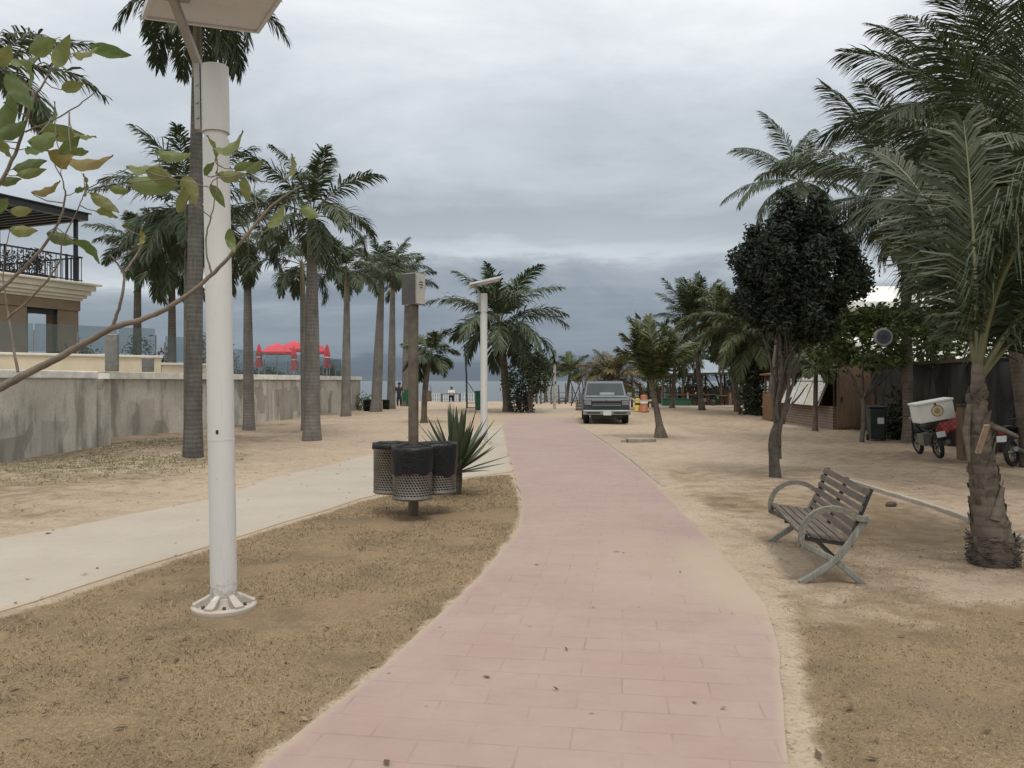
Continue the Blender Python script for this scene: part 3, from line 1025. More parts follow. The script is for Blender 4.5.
palm('palm', 'olive palm with drooping fronds left of the dark round tree', 'palm tree', 738, 411, 46, 728, 322, 6, 'coco', n=28, L=3.2, seed=71, el=(85, -45), droop=(60, 80), ll=.7, mats=('coco', 'frondolive'), wid=.028)
palm('palm', 'olive palm half hidden behind the dark round tree, fronds hanging over the stall', 'palm tree', 758, 414, 42, 752, 335, 6, 'coco', n=26, L=3.0, seed=73, el=(80, -55), droop=(60, 70), ll=.7, mats=('coco', 'frondolive'), wid=.028)
palm('palm', 'low dull palm behind the young palm, right of the flagpole', 'palm tree', 672, 407, 53, 676, 350, 4.5, 'coco', n=20, L=2.8, seed=79, el=(85, -30), droop=(50, 80), ll=.65, mats=('coco', 'frondolive'))
palm('coconut_palm', 'coconut palm whose crown rises behind the top of the dark round tree', 'palm tree', 768, 418, 38, 800, 180, 8, 'coco', n=18, L=4.1, seed=85, el=(72, -12), droop=(40, 85), ll=.8, nl=80, wid=.017, vee=.35, plum=.12, grav=.45)
t_, top = palm('coconut_palm', 'tall coconut palm with hanging coconuts beside the round disc and the white delivery box', 'palm tree', 910, 444, 22.6, 905, 200, 12, 'coco', n=21, L=4.2, seed=91, el=(80, -25), droop=(35, 90), ll=.95, nl=84, wid=.016, vee=.35, plum=.12, grav=.45, sway=.1)
for i in range(7):
    a = i * 2.4
    m = MB()
    m.lathe([(.0, -.15), (.07, -.12), (.105, 0), (.085, .09), (.0, .14)], (0, 0, 0), 12)
    o = m.build('coconut', simple('coconut_husk', (.10, .085, .04), .6) if i == 0 else bpy.data.materials['coconut_husk'], t_)
    o.location = (top[0] + .28 * math.cos(a), top[1] + .28 * math.sin(a), top[2] - .55 - .09 * (i % 3))
m = MB()
for i in range(7):
    frond(m, (top[0], top[1], top[2] - .25), i * .95 + .3, -35 - 6 * (i % 4), 1.9, 45, .35, 24, 0, 0, 1.2, .3, .02, seed=900 + i)
m.build('dead_fronds', [MT['deadfrond'], MT['rachis']], t_)
t_, top = palm('coconut_palm', 'tallest palm at the right edge, dark crown filling the top right corner', 'palm tree', 1040, 470, 16.5, 985, 118, 14, 'coco', n=26, L=3.5, seed=97, base=(10.9, 16.6, 0), el=(88, -45), droop=(30, 80), ll=.9, nl=90, wid=.0125, vee=.35, plum=.12, grav=.4)
m = MB()
for i in range(26):
    a = random.uniform(0, 6.28)
    e = random.uniform(-.4, .5)
    q = np.linspace(0, 1, 6)
    b = np.array((top[0] - .3, top[1] - .2, top[2] - .25))
    p = b + np.stack((q * math.cos(a) * .9, q * math.sin(a) * .6 - .3 * q, q * e * .9 - .35 * q * q), 1)
    m.tube(p, .008, 4, 1, cap=False)
    for j in range(26):
        u = random.random()
        c = b + np.array((u * math.cos(a) * .9, u * math.sin(a) * .6 - .3 * u, u * e * .9 - .35 * u * u))
        v = np.random.default_rng(i * 50 + j).normal(0, 1, (3, 3)) * .035
        m.add(c + v, [(0, 1, 2)], 0)
m.build('flower_stalk', [MT['frondyellow'], MT['rachis']], t_)
palm('coconut_palm', 'dark dense palm filling the right edge behind the near palm fronds', 'palm tree', 1048, 480, 14, 1022, 190, 14, 'coco', n=26, L=3.0, seed=131, base=(9.9, 14.2, 0), el=(88, -35), droop=(30, 80), ll=.85, nl=84, wid=.0125, vee=.35, plum=.12, grav=.45)
palm('thin_palm', 'thin young palm with a straight pole-like trunk in front of the sloping menu board', 'palm tree', 815, 431, 28.4, 816, 364, 5, 'coco', n=10, L=1.1, seed=101, el=(80, -10), droop=(55, 85), ll=.35, mats=('coco', 'frondolive'), rtop=.8)

# young palm right of the truck: slender trunk, upright fronds
base = G(661, 438)
root = thing('young_palm', 'young coconut palm with slender trunk on the sand right of the pickup', 'palm tree', base)
m = MB()
tp = np.array([(0, 0, -.05), (-.02, 0, .12), (-.05, 0, .4), (-.12, .0, .8), (-.20, 0, 1.2), (-.26, 0, 1.5)])
m.tube(tp, [.24, .20, .12, .10, .085, .07], 12)
m.build('trunk', MT['coco'], root)
m = MB()
for i, (az, e, L_, dr) in enumerate([(R(100), 84, 2.7, 22), (R(195), 78, 2.7, 35), (R(10), 76, 2.6, 40), (R(-20), 62, 2.3, 60), (R(170), 74, 2.3, 50), (R(60), 68, 2.5, 60), (R(250), 72, 2.2, 60), (R(215), 78, 2.2, 45), (R(-60), 74, 2.1, 60), (R(140), 80, 2.6, 30), (R(0), 82, 2.6, 25), (R(20), 66, 2.5, 75), (R(185), 68, 2.0, 70)]):
    frond(m, (-.26, 0, 1.45), az, min(88, e + 5), L_ * .9, dr * .75, .66, 66, random.uniform(-.4, .4), .2, .5, .25, .028, .022, .22, seed=500 + i)
m.build('crown', [MT['frondolive'], MT['rachis']], root)

# palm in the right foreground
base = (4.72, 7.75, 0)
root = thing('foreground_palm', 'near palm at the right edge with a shaggy swollen trunk and long fronds', 'palm tree', base)


def near(px, py, d=7.75):
    return U(px, py, d) - np.array(base)


m = MB()
cl = [(993, 572, 22), (993, 552, 21), (991, 530, 18), (987, 505, 14.5), (984, 480, 13), (981, 455, 12.5), (979, 430, 10.5), (978, 405, 8), (978, 385, 6.5), (978, 362, 5.5)]
pts = np.array([near(a, b) for a, b, _ in cl])
q = np.linspace(0, len(cl) - 1, 60)
P_ = np.stack([np.interp(q, range(len(cl)), pts[:, c]) for c in range(3)], 1)
r_ = np.interp(q, range(len(cl)), [c for _, _, c in cl]) / F * 7.75
r_ = r_ * (1 + .03 * np.sin(q * 9) + .02 * np.sin(q * 23))
m.tube(P_, r_, 22)
tm_ = m                                        # peeling leaf bases
for i in range(120):
    k_ = random.randint(4, 50)
    a = random.uniform(0, 6.28)
    dv = np.array((math.cos(a), math.sin(a), 0))
    p = P_[k_] + dv * r_[k_] * .96
    s_ = np.array((-math.sin(a), math.cos(a), 0))
    w_ = random.uniform(.03, .085)
    h_ = random.uniform(.04, .11)
    ov = random.uniform(.005, .035)
    tm_.add([p - s_ * w_, p + s_ * w_, p + s_ * w_ * .5 + dv * ov + np.array((0, 0, h_)), p - s_ * w_ * .6 + dv * ov * .8 + np.array((0, 0, h_ * .8))], [(0, 1, 2, 3)], 1)
tm_.build('trunk', [MT['coco'], simple('leaf_base_fibre', (.15, .12, .09), .95, 0, .55, 9, .5, 40)], root)
m = MB()                                       # fibre collar round the foot
for i in range(230):
    a = random.uniform(0, 6.28)
    z_ = random.choice([random.uniform(0, .12), random.uniform(.14, .30)])
    dv = np.array((math.cos(a), math.sin(a), 0))
    s_ = np.array((-math.sin(a), math.cos(a), 0))
    p = np.array((P_[3][0], P_[3][1], z_)) + dv * .205
    e_ = p + s_ * random.uniform(-.16, .16) + dv * random.uniform(.0, .03) + np.array((0, 0, random.uniform(-.05, .05)))
    m.tube([p, (p + e_) / 2 + dv * .02, e_], [.006, .005, .003], 4, cap=False)
m.build('root_fibres', simple('root_fibre', (.095, .075, .06), .95, 0, .5, 9), root)
m = MB()                                       # cut frond stubs
m.beam(near(978, 453, 7.5), near(987, 425, 7.35), .05, .022)
m.build('frond_stub', simple('fresh_cut_stub', (.32, .24, .16), .8, 0, .3, 12), root)
m = MB()
m.tube([near(988, 425, 7.7), near(1003, 430, 7.6), near(1018, 437, 7.5)], [.036, .026, .016], 8)
m.tube([near(970, 405, 7.75), near(966, 430, 7.7), near(969, 462, 7.62)], [.028, .034, .012], 8)
m.tube([near(995, 520, 7.6), near(1003, 487, 7.6)], [.05, .02], 8)
m.build('frond_stub', MT['coco'], root)
# fronds: azimuth (0 = right, 90 = away), elevation, length, droop, leaflet length
FR = [(R(80), 88, 2.7, 14, .92), (R(-70), 82, 3.3, 85, .95), (R(20), 80, 3.6, 60, 1.0), (R(-60), 86, 3.2, 75, 1.05), (R(60), 64, 3.3, 80, .95), (R(95), 78, 2.6, 75, .85), (R(5), 52, 3.0, 80, .9), (R(-30), 66, 3.0, 90, .9), (R(40), 40, 2.8, 70, .8), (R(100), 80, 3.3, 50, .95)]
for i, (az, e, L_, dr, l_) in enumerate(FR):
    m = MB()
    frond(m, P_[-5] + np.array((0, 0, -.05)), az, e, L_, dr, l_ * 1.05, 130, [.1, .2, .8, -.6, .3, -.3, .4, -.4, 0, .3, .2][i], -.05, 1.25, .16, .014, .034, .14, seed=700 + i)
    m.build('frond', [MT['frondfront'] if i % 3 != 1 else MT['frond'], MT['rachis']], root)


# ------------------------------------------------------------------ broadleaf trees
def leaves(mb, centers, per, spread, size, g, up=.3, mi=0, wr=.42):
    centers = np.asarray(centers)
    k = len(centers) * per
    c = np.repeat(centers, per, 0) + np.clip(g.normal(0, 1, (k, 3)), -1.9, 1.9) * spread
    n = g.normal(0, 1, (k, 3)); n[:, 2] = np.abs(n[:, 2]) + up
    n /= np.linalg.norm(n, axis=1)[:, None]
    d = g.normal(0, 1, (k, 3)); d[:, 2] -= .35
    d -= n * (d * n).sum(1)[:, None]
    d /= np.linalg.norm(d, axis=1)[:, None]
    s = np.cross(n, d)
    l = size * (.65 + .7 * g.random(k))[:, None]
    fold = n * l * .10
    V = np.stack((c - d * l * .5, c - d * l * .12 + s * l * wr * .5 + fold, c + d * l * .22 + s * l * wr * .42 + fold, c + d * l * .5 - n * l * .12, c + d * l * .22 - s * l * wr * .42 + fold, c - d * l * .12 - s * l * wr * .5 + fold), 1)
    F_ = []
    for i in range(k):
        b = i * 6
        F_ += [(b, b + 1, b + 2, b + 3), (b, b + 3, b + 4, b + 5)]
    mb.add(V.reshape(-1, 3), F_, mi)


def wob(p0, p1, n, amp, g):
    s = np.linspace(0, 1, n)[:, None]
    p = np.array(p0) + (np.array(p1) - np.array(p0)) * s
    p += np.cumsum(g.normal(0, amp, (n, 3)), 0) * np.sin(s * math.pi)
    return p


# dark round-crowned tree on the right verge
base = (4.93, 14.72, 0)
root = thing('round_tree', 'dark round-crowned broadleaf tree on the verge behind the bench', 'tree', base)
g = np.random.default_rng(5)
cx, cz = .40, 3.80
C = []
CL = []
while len(CL) < 75:
    v = g.normal(0, 1, 3); v /= np.linalg.norm(v)
    v /= (abs(v) ** 2.7).sum() ** (1 / 2.7)
    CL.append(v * (.45 + .5 * g.random() ** .5))
while len(C) < 600:
    v = g.normal(0, 1, 3); v /= np.linalg.norm(v)
    p = (CL[g.integers(75)] + v * .20 * g.random() ** .4) * np.array((1.06, 1.04, 1.34))
    if p[2] < -.80 and math.hypot(p[0], p[1]) > .95 + (p[2] + .75) * .9:
        continue
    k_ = 1 + .10 * math.sin(3 * math.atan2(p[1], p[0]) + 1) + .07 * math.sin(5 * p[2] + 2 * p[0])
    p[:2] *= k_
    if p[2] < 0:
        p[:2] *= 1 - .22 * (p[2] / -1.5) ** 1.5
    C.append(p + np.array((cx, 0, cz)))
C = np.array(C)
m = MB()
leaves(m, C, 66, .085, .098, g)
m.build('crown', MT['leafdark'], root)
m = MB()
fork = np.array((.02, 0, .9))
m.tube(wob((-.02, 0, -.08), (0, 0, 1.0), 8, .012, g), [.125, .11, .10, .095, .09, .085, .075, .05], 12)
tips = [(-.16, .1, 2.5), (.08, -.1, 2.9), (.30, .2, 2.7), (.42, -.15, 2.45), (.18, .3, 3.1), (0, -.2, 2.6)]
for i, tip in enumerate(tips):
    st = np.array((.05 * math.cos(i * 1.1), .05 * math.sin(i * 1.1), .35 + .12 * (i % 3)))
    p = wob(st, tip, 9, .03, g)
    m.tube(p, np.linspace(.046, .02, 9), 8)
    for j in range(4):
        c = C[g.integers(len(C))]
        m.tube(wob(p[5 + j % 4], p[5 + j % 4] + (c - p[5 + j % 4]) * .75, 6, .03, g), np.linspace(.016, .005, 6), 5)
m.tube(wob((.25, -.05, 1.35), (.55, -.1, 1.75), 5, .02, g), [.02, .018, .015, .012, .008], 6)
m.tube(wob((.12, 0, 1.0), (.26, -.05, 1.5), 5, .02, g), [.035, .03, .025, .02, .015], 6)
m.tube([(-.09, -.04, .45), (-.13, -.05, .62), (-.10, -.04, .78)], [.04, .05, .03], 7)
m.build('trunk', MT['barkdark'], root)

# spreading green tree over the dark fence
base = (10.35, 23.4, 0)
root = thing('almond_tree', 'light green spreading tree with forked trunk beside the black wheelie bin', 'tree', base)
g = np.random.default_rng(9)
C = []
for i in range(165):
    a, rr = g.random() * 6.283, math.sqrt(g.random())
    layer = g.choice([2.35, 2.9, 3.45], p=[.2, .3, .5])
    ext = {2.35: 1.7, 2.9: 2.3, 3.45: 1.9}[layer]
    C.append((math.cos(a) * rr * ext + .4, math.sin(a) * rr * ext * .9, layer + g.normal(0, .14) - .12 * rr + .25))
C = np.array(C)
m = MB()
leaves(m, C, 24, .15, .19, g, .9, 0, .55)
m.build('crown', MT['leafmid'], root)
m = MB()
m.tube(wob((0, 0, -.08), (.03, 0, 1.3), 7, .015, g), np.linspace(.075, .06, 7), 10)
for e in [(-.7, .2, 2.8), (1.1, -.1, 3.0), (.3, .6, 3.3), (.5, -.7, 2.9), (-.9, -.4, 2.5), (1.9, .2, 2.9)]:
    p = wob((.03, 0, 1.22), e, 9, .03, g)
    m.tube(p, np.linspace(.036, .012, 9), 7)
m.build('trunk', MT['bark'], root)


def bush(name, label, cat, base, rad, n, per, leaf, mat, seed, group=None, stems=5, h0=.0, sp=.16):
    g = np.random.default_rng(seed)
    root = thing(name, label, cat, base, 0, group)
    C = []
    for i in range(n):
        v = g.normal(0, 1, 3); v[2] = abs(v[2]) * (1 if g.random() < .8 else -.6)
        v /= np.linalg.norm(v)
        rr = .35 + .65 * g.random() ** .5
        C.append((v[0] * rad[0] * rr, v[1] * rad[1] * rr, h0 + max(.05, v[2] * rad[2] * rr + rad[2] * .12)))
    C = np.array(C) * (1 + .12 * np.sin(np.arange(n) * 2.1))[:, None]
    m = MB()
    leaves(m, C, per, sp, leaf, g)
    m.build('foliage', mat, root)
    m = MB()
    for i in range(stems):
        c = C[g.integers(n)]
        p = wob((g.normal(0, .06), g.normal(0, .06), -.05), c, 7, .03, g)
        m.tube(p, np.linspace(.05, .012, 7) * (1 + h0 * .3), 6)
    m.build('stem', MT['bark'], root)
    return root


bush('sea_grape_bush', 'dark leafy bush under the big arching coconut palm by the beach', 'bush', (1.0, 44.5, 0), (1.35, 1.2, 2.1), 100, 16, .22, MT['leafbush'], 21, h0=1.4, stems=8, sp=.2)
bush('low_bush', 'low dark bush at the foot of the arching coconut palm', 'bush', (.55, 45.0, 0), (.7, .6, 1.5), 50, 16, .18, MT['leafbush'], 22)
bush('red_flowering_bush', 'small dark bush with red flowers left of the driftwood fence', 'bush', ((524 - 512) / F * 62, 62, -.02), (.42, .4, .75), 26, 24, .12, MT['leafred'], 23)
HB = 'shrubs on the terrace behind the wall'
bush('terrace_shrub', 'dark green shrub on the terrace beside the brown building', 'shrub', ((72 - 512) / F * 31, 31.5, 1.8), (1.2, .8, 1.3), 70, 24, .14, MT['leafbush'], 24, HB)
bush('terrace_shrub', 'round dark shrub on the terrace just left of the tallest grey palm trunk', 'shrub', ((140 - 512) / F * 33.5, 33.8, 1.8), (1.3, .9, 1.5), 60, 24, .14, MT['leafbush'], 25, HB)
bush('terrace_shrub', 'dark shrub on the terrace behind the near lamp post', 'shrub', ((208 - 512) / F * 36, 36.5, 1.8), (1.1, .9, 2.0), 70, 24, .14, MT['leafbush'], 26, HB)
bush('climbing_bush', 'dark leafy bush at the left end of the wooden stall', 'bush', ((756 - 512) / F * 41, 41.5, 0), (.55, .6, 3.0), 90, 24, .2, MT['leafbush'], 27)
bush('hedge_plant', 'dark bushy plant behind the black wheelie bin', 'bush', (12.0, 24.2, 0), (.7, .5, 1.2), 60, 24, .16, MT['leafbush'], 28)
bush('hedge_plant', 'dark foliage at the right edge behind the near palm trunk', 'bush', (12.6, 17.2, 0), (1.0, .8, 2.0), 90, 26, .16, MT['leafbush'], 30, h0=1.6)
bush('low_bush', 'small green bush at the rounded end of the concrete wall', 'bush', ((365 - 512) / F * 50, 50, 0), (.8, .5, .8), 26, 22, .12, MT['leafmid'], 33)

# spiky agave behind the bins
base = (-.90, 12.55, 0)
root = thing('agave', 'spiky sword-leaved agave plant right of the waste bins', 'plant', base)
m = MB()
m.tube([(0, 0, -.05), (.01, 0, .2), (.02, 0, .42)], [.085, .10, .09], 12)
m.build('trunk', MT['palmdark'], root)
m = MB()
g = random.Random(4)
for i in range(54):
    t = i / 54
    e = R(87 - 80 * t ** 1.15 + g.uniform(-6, 6))
    a = i * 2.39996 + g.uniform(-.2, .2)
    L_ = g.uniform(.80, 1.05) * (1 - .25 * max(0, t - .6))
    w_ = g.uniform(.042, .058)
    dv = np.array((math.cos(e) * math.cos(a), math.cos(e) * math.sin(a), math.sin(e)))
    s_ = np.array((-math.sin(a), math.cos(a), 0))
    n_ = np.cross(s_, dv)
    b = np.array((.02, 0, .44 - .1 * t)) + dv * .03
    V, F_ = [], []
    for j, (u, ww) in enumerate([(0, .7), (.2, .85), (.45, 1.0), (.7, .72), (.88, .36), (1, .03)]):
        c = b + dv * L_ * u - np.array((0, 0, .06 * u * u * t))
        V += [c - s_ * w_ * ww + n_ * w_ * .45 * ww, c, c + s_ * w_ * ww + n_ * w_ * .45 * ww]
        if j:
            q_ = 3 * j
            F_ += [(q_ - 3, q_ - 2, q_ + 1, q_), (q_ - 2, q_ - 1, q_ + 2, q_ + 1)]
    m.add(V, F_)
m.build('leaves', MT['agave'], root)

# ------------------------------------------------------------------ leafy branch in the left foreground
base = (-2.35, 2.9, 0)
root = thing('leafy_tree', 'thin-branched young tree reaching in from the left with large yellow-green leaves', 'tree', base)
bo = np.array(base)
m = MB(off=base)


BP = []


def br(path, r0, r1):
    k_ = len(path)
    P_ = np.array([U(a, b, c) for a, b, c in path])
    q = np.linspace(0, k_ - 1, (k_ - 1) * 5 + 1)
    # smooth
    P2 = np.stack([np.interp(q, range(k_), P_[:, c]) for c in range(3)], 1)
    for _ in range(3):
        P2[1:-1] = (P2[:-2] + 2 * P2[1:-1] + P2[2:]) / 4
    P2[1:-1] += rng.normal(0, .0010, P2[1:-1].shape)
    BP.extend(P2)
    m.tube(P2, np.linspace(r0, r1, len(P2)) * .52, 8)


P0 = np.array([(-2.35, 2.9, -.08), (-2.33, 2.9, .5), (-2.28, 2.88, 1.0), (-2.15, 2.85, 1.5), (-2.0, 2.82, 1.72)])
m.tube(P0, [.075, .06, .05, .042, .034], 10)
br([(-60, 408, 2.8), (-10, 394, 2.8), (22, 376, 2.8), (51, 362, 2.79), (82, 345, 2.78), (113, 327, 2.76), (140, 320, 2.75), (166, 310, 2.74), (195, 290, 2.73), (219, 268, 2.72), (243, 240, 2.71), (262, 216, 2.7), (276, 201, 2.7), (302, 186, 2.68)], .030, .006)
br([(112, 328, 2.76), (118, 312, 2.75), (123, 293, 2.74), (125, 275, 2.74), (118, 264, 2.72), (109, 254, 2.7)], .012, .005)
br([(125, 272, 2.74), (132, 262, 2.76), (140, 250, 2.78), (143, 236, 2.8)], .008, .004)
br([(18, 372, 2.8), (12, 340, 2.82), (8, 312, 2.85), (3, 280, 2.86)], .010, .005)
br([(8, 318, 2.84), (30, 300, 2.8), (48, 280, 2.78), (60, 262, 2.76), (62, 245, 2.75), (55, 228, 2.74)], .008, .004)
br([(-40, 330, 2.7), (0, 290, 2.7), (25, 268, 2.7), (52, 236, 2.7), (62, 215, 2.7), (66, 195, 2.7), (62, 178, 2.7)], .014, .004)
br([(-40, 250, 2.6), (0, 185, 2.6), (15, 155, 2.6), (25, 125, 2.6), (32, 100, 2.6), (45, 82, 2.6), (55, 60, 2.6)], .014, .004)
br([(25, 132, 2.6), (50, 122, 2.58), (75, 108, 2.56), (95, 92, 2.55)], .006, .003)
br([(20, 140, 2.6), (30, 110, 2.62), (33, 92, 2.64)], .010, .006)
br([(212, 275, 2.72), (207, 258, 2.7), (205, 238, 2.7), (212, 215, 2.68), (217, 190, 2.68), (218, 165, 2.68)], .007, .003)
br([(262, 235, 2.7), (258, 215, 2.7), (254, 195, 2.7), (255, 180, 2.7)], .005, .003)
br([(212, 218, 2.68), (200, 208, 2.66), (190, 196, 2.66)], .004, .003)
br([(217, 190, 2.68), (200, 185, 2.66), (170, 178, 2.64)], .004, .003)
br([(217, 178, 2.68), (235, 176, 2.68), (245, 174, 2.68)], .004, .003)
br([(62, 245, 2.75), (70, 225, 2.74), (80, 205, 2.74), (85, 190, 2.74)], .005, .003)
m.build('branches', MT['twig'], root)


def big_leaf(mb, c, L_, ang, wr, tilt, curl, g):
    """ovate leaf, long axis at ang in the picture's upright plane, tilted out of it"""
    rt, up, fw = np.array((1., 0, 0)), np.array((0, 0, 1.)), np.array((0, 1., 0))
    ax = rt * math.cos(ang) + up * math.sin(ang) + fw * g.uniform(-.45, .45)
    ax /= np.linalg.norm(ax)
    s0 = np.cross(fw, ax); s0 /= np.linalg.norm(s0)
    n0 = np.cross(ax, s0)
    s = s0 * math.cos(tilt) + n0 * math.sin(tilt)
    n = np.cross(ax, s)
    us = np.linspace(0, 1, 10)
    V, F_ = [], []
    for j, u in enumerate(us):
        w_ = wr * L_ * .5 * (math.sin(math.pi * min(1, u ** .78)) ** .8) * (1 - .15 * u) if 0 < u < 1 else .001
        cc = c + ax * L_ * (u - .5) - n * curl * L_ * (u - .4) ** 2
        for q_ in (-1, -.5, 0, .5, 1):
            V.append(cc + s * w_ * q_ + n * (abs(q_) * w_ * .32 + .004 * math.sin(u * 17 + q_ * 3)))
    for j in range(9):
        for q_ in range(4):
            b = j * 5 + q_
            F_.append((b, b + 1, b + 6, b + 5))
    mb.add(V, F_, 0, True)
    st = c - ax * L_ * .5
    bp = np.array(BP)
    nb = bp[np.argmin(np.linalg.norm(bp - st, axis=1))]
    if np.linalg.norm(nb - st) > .32:
        nb = st - ax * L_ * .3
    mb.tube([nb, nb * .5 + st * .5 - ax * L_ * .06 - np.array((0, 0, .004)), st + ax * L_ * .02], [.0022, .0018, .0015], 4, 1, cap=False)


LV = [(42, 46, 46, 10), (62, 52, 42, 70), (88, 52, 42, 5), (110, 52, 46, -8), (72, 87, 34, 5), (25, 61, 46, 5), (20, 92, 52, -60), (10, 88, 42, 80), (8, 112, 46, 60), (30, 76, 42, -70), (5, 55, 40, 30), (14, 130, 44, 20),
      (46, 140, 46, 5), (62, 134, 50, -3), (85, 136, 30, -10), (30, 165, 46, 10), (65, 160, 44, -25), (90, 163, 52, 5), (80, 152, 26, 0), (32, 173, 32, 20), (48, 190, 34, 25), (10, 181, 28, 10), (80, 190, 14, 20), (86, 185, 26, -85),
      (105, 203, 38, -35), (108, 214, 32, -15), (22, 211, 24, 10), (24, 231, 30, 0), (62, 239, 34, -20), (90, 250, 38, -40), (128, 226, 13, 0), (142, 238, 20, 80),
      (146, 168, 42, 5), (155, 185, 60, -3), (150, 194, 46, -25), (175, 156, 42, -5), (178, 166, 40, -20), (190, 190, 38, -70), (182, 200, 32, 70), (213, 148, 30, 105), (232, 146, 42, 25), (218, 196, 30, -60), (209, 168, 20, 50), (232, 176, 32, 0),
      (195, 175, 42, 10), (244, 166, 24, 20), (256, 166, 28, 25), (246, 190, 28, -82), (162, 177, 36, -20), (292, 168, 32, 78), (310, 213, 28, -35), (277, 217, 34, 60), (231, 242, 30, -80), (170, 190, 40, 20), (205, 185, 34, -40), (140, 180, 36, 15),
      (5, 150, 40, -30), (52, 118, 34, 60), (38, 150, 40, -15), (70, 145, 36, 30), (2, 205, 30, 40), (120, 190, 24, -10)]
ml = leafmat('large_leaf', [(.105, .155, .05), (.16, .195, .062), (.23, .225, .08)], .45, .45, 9)
my = leafmat('yellow_leaf', [(.22, .20, .055), (.24, .19, .05), (.19, .13, .045)], .5, .35, 12)
g = random.Random(12)
m1, m2 = MB(off=base), MB(off=base)
for i, (x, y, L_, a) in enumerate(LV):
    if i in (34, 36, 44, 53, 54, 55): continue
    d = 2.62 + .22 * g.random() if x > 120 else 2.45 + .4 * g.random()
    big_leaf(m2 if i in (16, 17, 20, 31) else m1, U(x, y, d), L_ / F * d * .86, R(a), g.uniform(.38, .56), g.uniform(-1.0, 1.0), g.uniform(-.2, .9), g)
m1.build('leaves', [ml, MT['twig']], root)
m2.build('yellow_leaves', [my, MT['twig']], root)
# ------------------------------------------------------------------ solar lamp posts
def lamp(label, loc, lean, panel_c, yaw, tilt, group, arm, H=4.30):
    root = thing('solar_lamp_post', label, 'lamp post', loc, 0, group)
    top = np.array((lean, 0, H))
    ax = top / np.linalg.norm(top)

    def at(z):
        return np.array((lean * z / H, 0, z))
    m = MB()
    m.tube([at(.07), at(2.0), at(3.72)], [.102, .102, .101], 28)
    m.tube([at(1.33), at(1.345)], [.1035, .1035], 28)
    m.tube([at(3.70), at(3.78)], [.088, .088], 28)
    m.tube([at(3.775), at(4.30)], [.106, .106], 28)
    m.build('pole', MT['white'], root)
    m = MB()                                     # cast flange with four ribs
    m.lathe([(.0, -.05), (.245, -.05), (.25, .018), (.24, .030), (.215, .034), (.205, .022), (.13, .026), (.115, .05), (.108, .085), (.10, .09), (.0, .09)], (0, 0, 0), 40)
    for i in range(6):
        a = i * math.pi / 3 + .35
        c, s = math.cos(a), math.sin(a)
        q = [(.235, -.05), (.235, .05), (.215, .052), (.12, .105), (.09, .115)]
        vs, n_ = [], len(q)
        for w_ in (-.03, .03):
            vs += [(c * r - s * w_ * (1.2 if r > .2 else .8), s * r + c * w_ * (1.2 if r > .2 else .8), max(z, .0) if z > 0 else .0) for r, z in q + [(.09, -.05)]]
        n_ += 1
        fs = [tuple(range(n_)), tuple(range(2 * n_ - 1, n_ - 1, -1))]
        for j in range(n_):
            k_ = (j + 1) % n_
            fs.append((k_, j, n_ + j, n_ + k_))
        m.add(vs, fs)
    m.build('base_flange', MT['white'], root, bevel=.004)
    for i in range(6):
        a = i * math.pi / 3 + .35 + math.pi / 6
        m = MB(); m.tube([(.178 * math.cos(a), .178 * math.sin(a), .02), (.178 * math.cos(a), .178 * math.sin(a), .046)], .014, 6); m.build('bolt', MT['post'], root)
    m = MB()
    pc = np.array(panel_c)
    rot = Matrix.Rotation(yaw, 3, 'Z') @ Matrix.Rotation(-tilt, 3, 'Y')
    m.box(pc, (.90, .82, .035), rot)
    o = m.build('panel', MT['panelback'], root, bevel=.004)
    m = MB()
    up = np.array(rot @ Vector((0, 0, 1)))
    m.box(pc + up * .0205, (.86, .78, .006), rot)
    m.build('solar_cells', simple('solar_cells', (.01, .013, .03), .15) if 'solar_cells' not in bpy.data.materials else bpy.data.materials['solar_cells'], o)
    m = MB()
    for sx_, sy_, lx_, ly_ in ((0, -.40, .90, .03), (0, .40, .90, .03), (-.435, 0, .03, .77), (.435, 0, .03, .77)):
        m.box(pc - up * .025 + np.array(rot @ Vector((sx_, sy_, 0))), (lx_, ly_, .014), rot)
    m.build('panel_rim', MT['panelback'], o)
    m = MB(); m.box(pc - up * .033 + np.array(rot @ Vector((.12, .2, 0))), (.16, .11, .03), rot); m.build('junction_box', MT['dark'], o) if False else None
    # bracket: plate along the pole top and an arm up to the panel
    m = MB()
    side = np.array(arm) / np.linalg.norm(arm)
    b0 = at(3.79) + side * .125
    b1 = at(4.34) + side * .125
    m.beam(b0, b1, .045, .075)
    a1 = np.array(rot @ Vector((-.30, -.05, 0))) + pc - up * .03
    m.beam(b1 - np.array((0, 0, .03)), a1, .06, .045)
    m.box(a1 + up * .004, (.26, .14, .014), rot)
    for z in (3.88, 4.0, 4.14):
        p = at(z) + side * .125
        m.tube([p + np.array((0, -.03, 0)), p + np.array((0, -.048, 0))], .012, 6)
    m.build('bracket', simple('grey_bracket', (.36, .35, .32), .5, .2, .25) if 'grey_bracket' not in bpy.data.materials else bpy.data.materials['grey_bracket'], root)
    return root


LG = 'white solar lamp posts'
lx = (-2.292, 6.29, 0)
r = lamp('tall white solar lamp post standing on the dry lawn in front, flat panel on top', lx, -.075, (.012, -.27, 4.69), R(32), R(6), LG, (-1, -.15, 0))
m = MB()
m.box((-.02 + .002, -.103, 1.40), (.02, .004, .03))
m.build('sticker', MT['dark'], r)
lamp('white solar lamp post farther along the pale pavement, panel tilted, before the arching palm', (-.80, 22.6, 0), -.01, (.02, -.05, 4.63), R(4), R(13), LG, (-1, -.15, 0))
